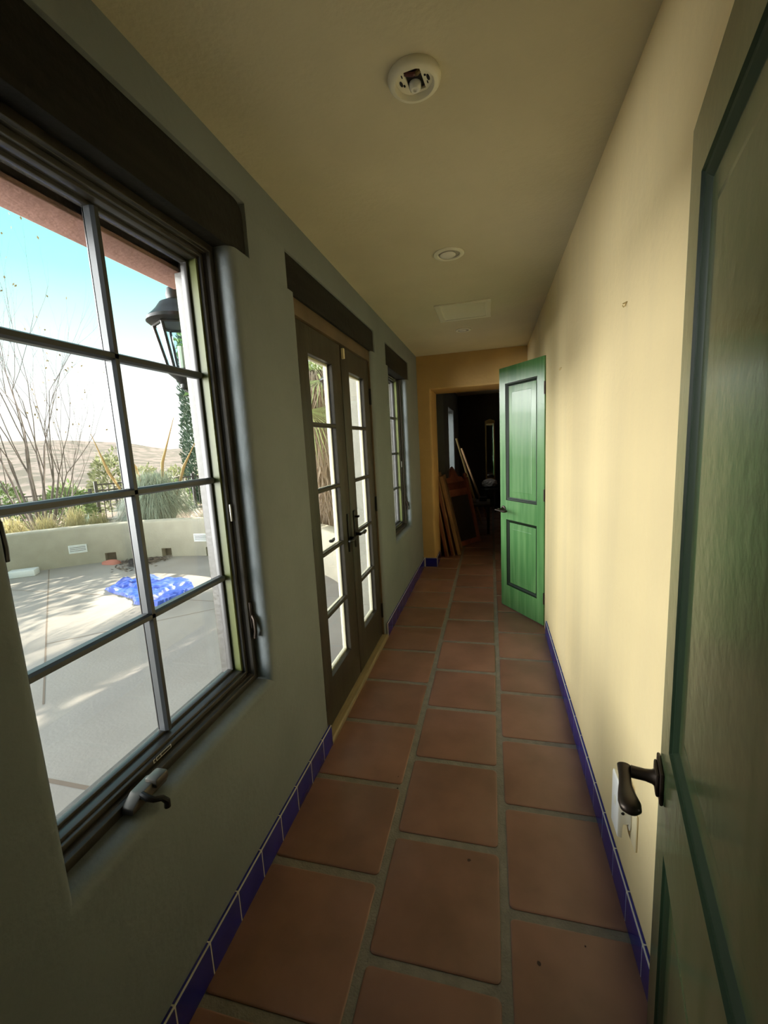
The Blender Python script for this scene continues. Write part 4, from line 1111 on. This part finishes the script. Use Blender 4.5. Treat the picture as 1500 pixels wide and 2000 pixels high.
# repeats share a group
GROUPS = {'ceiling_downlight': 'recessed ceiling lights', 'wall_hook': 'picture hooks on the cream wall', 'louvered_step_light': 'step lights in the patio wall', 'wall_lantern': 'lanterns flanking the glazed doors',
          'leaning_board': 'boards stacked inside the dark doorway', 'desert_tree': 'trees at the foot of the hill', 'shrub': 'shrubs by the iron fence', 'boulder': 'boulders in the yard', 'iron_fence': 'iron fence sections',
          'storage_box': 'boxes on the low dark table', 'fan_palm': 'fan palms'}
for o_ in list(sc.objects):
    b_ = o_.name.split('.')[0]
    if o_.parent is None and b_ in GROUPS: o_['group'] = GROUPS[b_]

# ------------------------------------------------------------------ sky, sun, camera
w = bpy.data.worlds.new('sky'); sc.world = w; w.use_nodes = True
nt = w.node_tree; N = nt.nodes; L = nt.links; bg = N['Background']
tc = N.new('ShaderNodeTexCoord'); sep = N.new('ShaderNodeSeparateXYZ')
L.new(tc.outputs['Generated'], sep.inputs[0])
def sky_ramp(stops):
    r = N.new('ShaderNodeValToRGB'); L.new(sep.outputs['Z'], r.inputs['Fac']); e = r.color_ramp.elements
    e[0].position = stops[0][0]; e[0].color = stops[0][1]+(1,)
    e[1].position = stops[-1][0]; e[1].color = stops[-1][1]+(1,)
    for p_, c in stops[1:-1]: e.new(p_).color = c+(1,)
    return r
# clear pale sky over the hills; added unseen glow low in the west-south-west brightens the hallway
clear = sky_ramp([(0.0, (1.25, 1.25, 1.22)), (.12, (1.25, 1.28, 1.26)), (.22, (.95, 1.22, 1.2)), (.33, (.50, 1.15, 1.12)), (.45, (.36, .90, .92)), (.65, (.50, .68, .78)), (1.0, (.72, .86, 1.0))])
HALL_GLOW = 26.0
hall_glow = sky_ramp([(0.0, (1, .985, .96)), (.16, (1, .985, .96)), (.30, (.55, .55, .55)), (.50, (.16, .17, .18)), (.75, (.04, .045, .05)), (1.0, (.72/HALL_GLOW, .86/HALL_GLOW, 1.0/HALL_GLOW))])
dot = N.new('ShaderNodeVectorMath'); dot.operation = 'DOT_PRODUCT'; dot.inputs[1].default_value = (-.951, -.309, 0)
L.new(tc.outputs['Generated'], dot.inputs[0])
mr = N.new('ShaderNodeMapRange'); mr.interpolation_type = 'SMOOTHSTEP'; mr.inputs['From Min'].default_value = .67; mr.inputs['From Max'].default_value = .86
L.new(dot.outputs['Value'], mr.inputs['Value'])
sc_ = N.new('ShaderNodeVectorMath'); sc_.operation = 'SCALE'; sc_.inputs['Scale'].default_value = HALL_GLOW
L.new(hall_glow.outputs['Color'], sc_.inputs[0])
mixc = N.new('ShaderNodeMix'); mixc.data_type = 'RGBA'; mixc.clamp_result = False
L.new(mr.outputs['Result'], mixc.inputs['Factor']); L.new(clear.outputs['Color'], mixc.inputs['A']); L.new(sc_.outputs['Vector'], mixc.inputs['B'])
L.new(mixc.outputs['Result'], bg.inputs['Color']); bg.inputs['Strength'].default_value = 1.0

sun = bpy.data.lights.new('sun', 'SUN'); sun.energy = 19.0; sun.angle = R(0.55); sun.color = (1.0, 0.90, 0.74)
so = bpy.data.objects.new('sun', sun); COL.objects.link(so)
sd = Vector((0.20*math.cos(R(31)), 0.98*math.cos(R(31)), math.sin(R(31))))
so.rotation_euler = sd.to_track_quat('Z', 'Y').to_euler(); so.location = (-3, 14, 9)

def portal(x, r):
    l = bpy.data.lights.new('daylight_opening', 'AREA'); l.shape = 'RECTANGLE'; l.size = r[1]-r[0]; l.size_y = r[3]-r[2]
    l.cycles.is_portal = True
    o = bpy.data.objects.new('daylight_opening', l); COL.objects.link(o)
    o.location = (x, (r[0]+r[1])/2, (r[2]+r[3])/2)
    o.rotation_euler = Matrix(((0, 0, -1), (1, 0, 0), (0, -1, 0))).to_euler() 
    return o

for r_ in (W1, D1, W2): portal(XE-0.01, r_)

cam = bpy.data.cameras.new('camera'); co = bpy.data.objects.new('camera', cam); COL.objects.link(co)
f_px, pitch, yaw, roll = 836.53, -0.1558, 0.2494, -0.0534
cam.sensor_fit = 'VERTICAL'; cam.sensor_height = 36.0; cam.sensor_width = 27.0; cam.lens = f_px/2000*36.0; cam.clip_start = 0.01; cam.clip_end = 500
cy, sy = math.cos(yaw), math.sin(yaw); cp, sp = math.cos(pitch), math.sin(pitch); cr, sr = math.cos(roll), math.sin(roll)
r0 = Vector((cy, sy, 0)); fh = Vector((-sy, cy, 0)); up = Vector((0, 0, 1))
fw = fh*cp+up*sp; v0 = fh*(-sp)+up*cp
rr = r0*cr+v0*sr; vv = r0*(-sr)+v0*cr
co.matrix_world = Matrix((rr, vv, -fw)).transposed().to_4x4(); co.location = CAM
sc.camera = co

sc.view_settings.view_transform = 'Standard'; sc.view_settings.look = 'None'; sc.view_settings.gamma = 1.0; sc.view_settings.use_curve_mapping = False
sc.view_settings.exposure = 0.27
cyc = sc.cycles
cyc.use_denoising = True
cyc.max_bounces = 14; cyc.diffuse_bounces = 10; cyc.glossy_bounces = 5; cyc.transparent_max_bounces = 24; cyc.transmission_bounces = 8
cyc.sample_clamp_indirect = 12.0; cyc.caustics_reflective = False; cyc.caustics_refractive = False
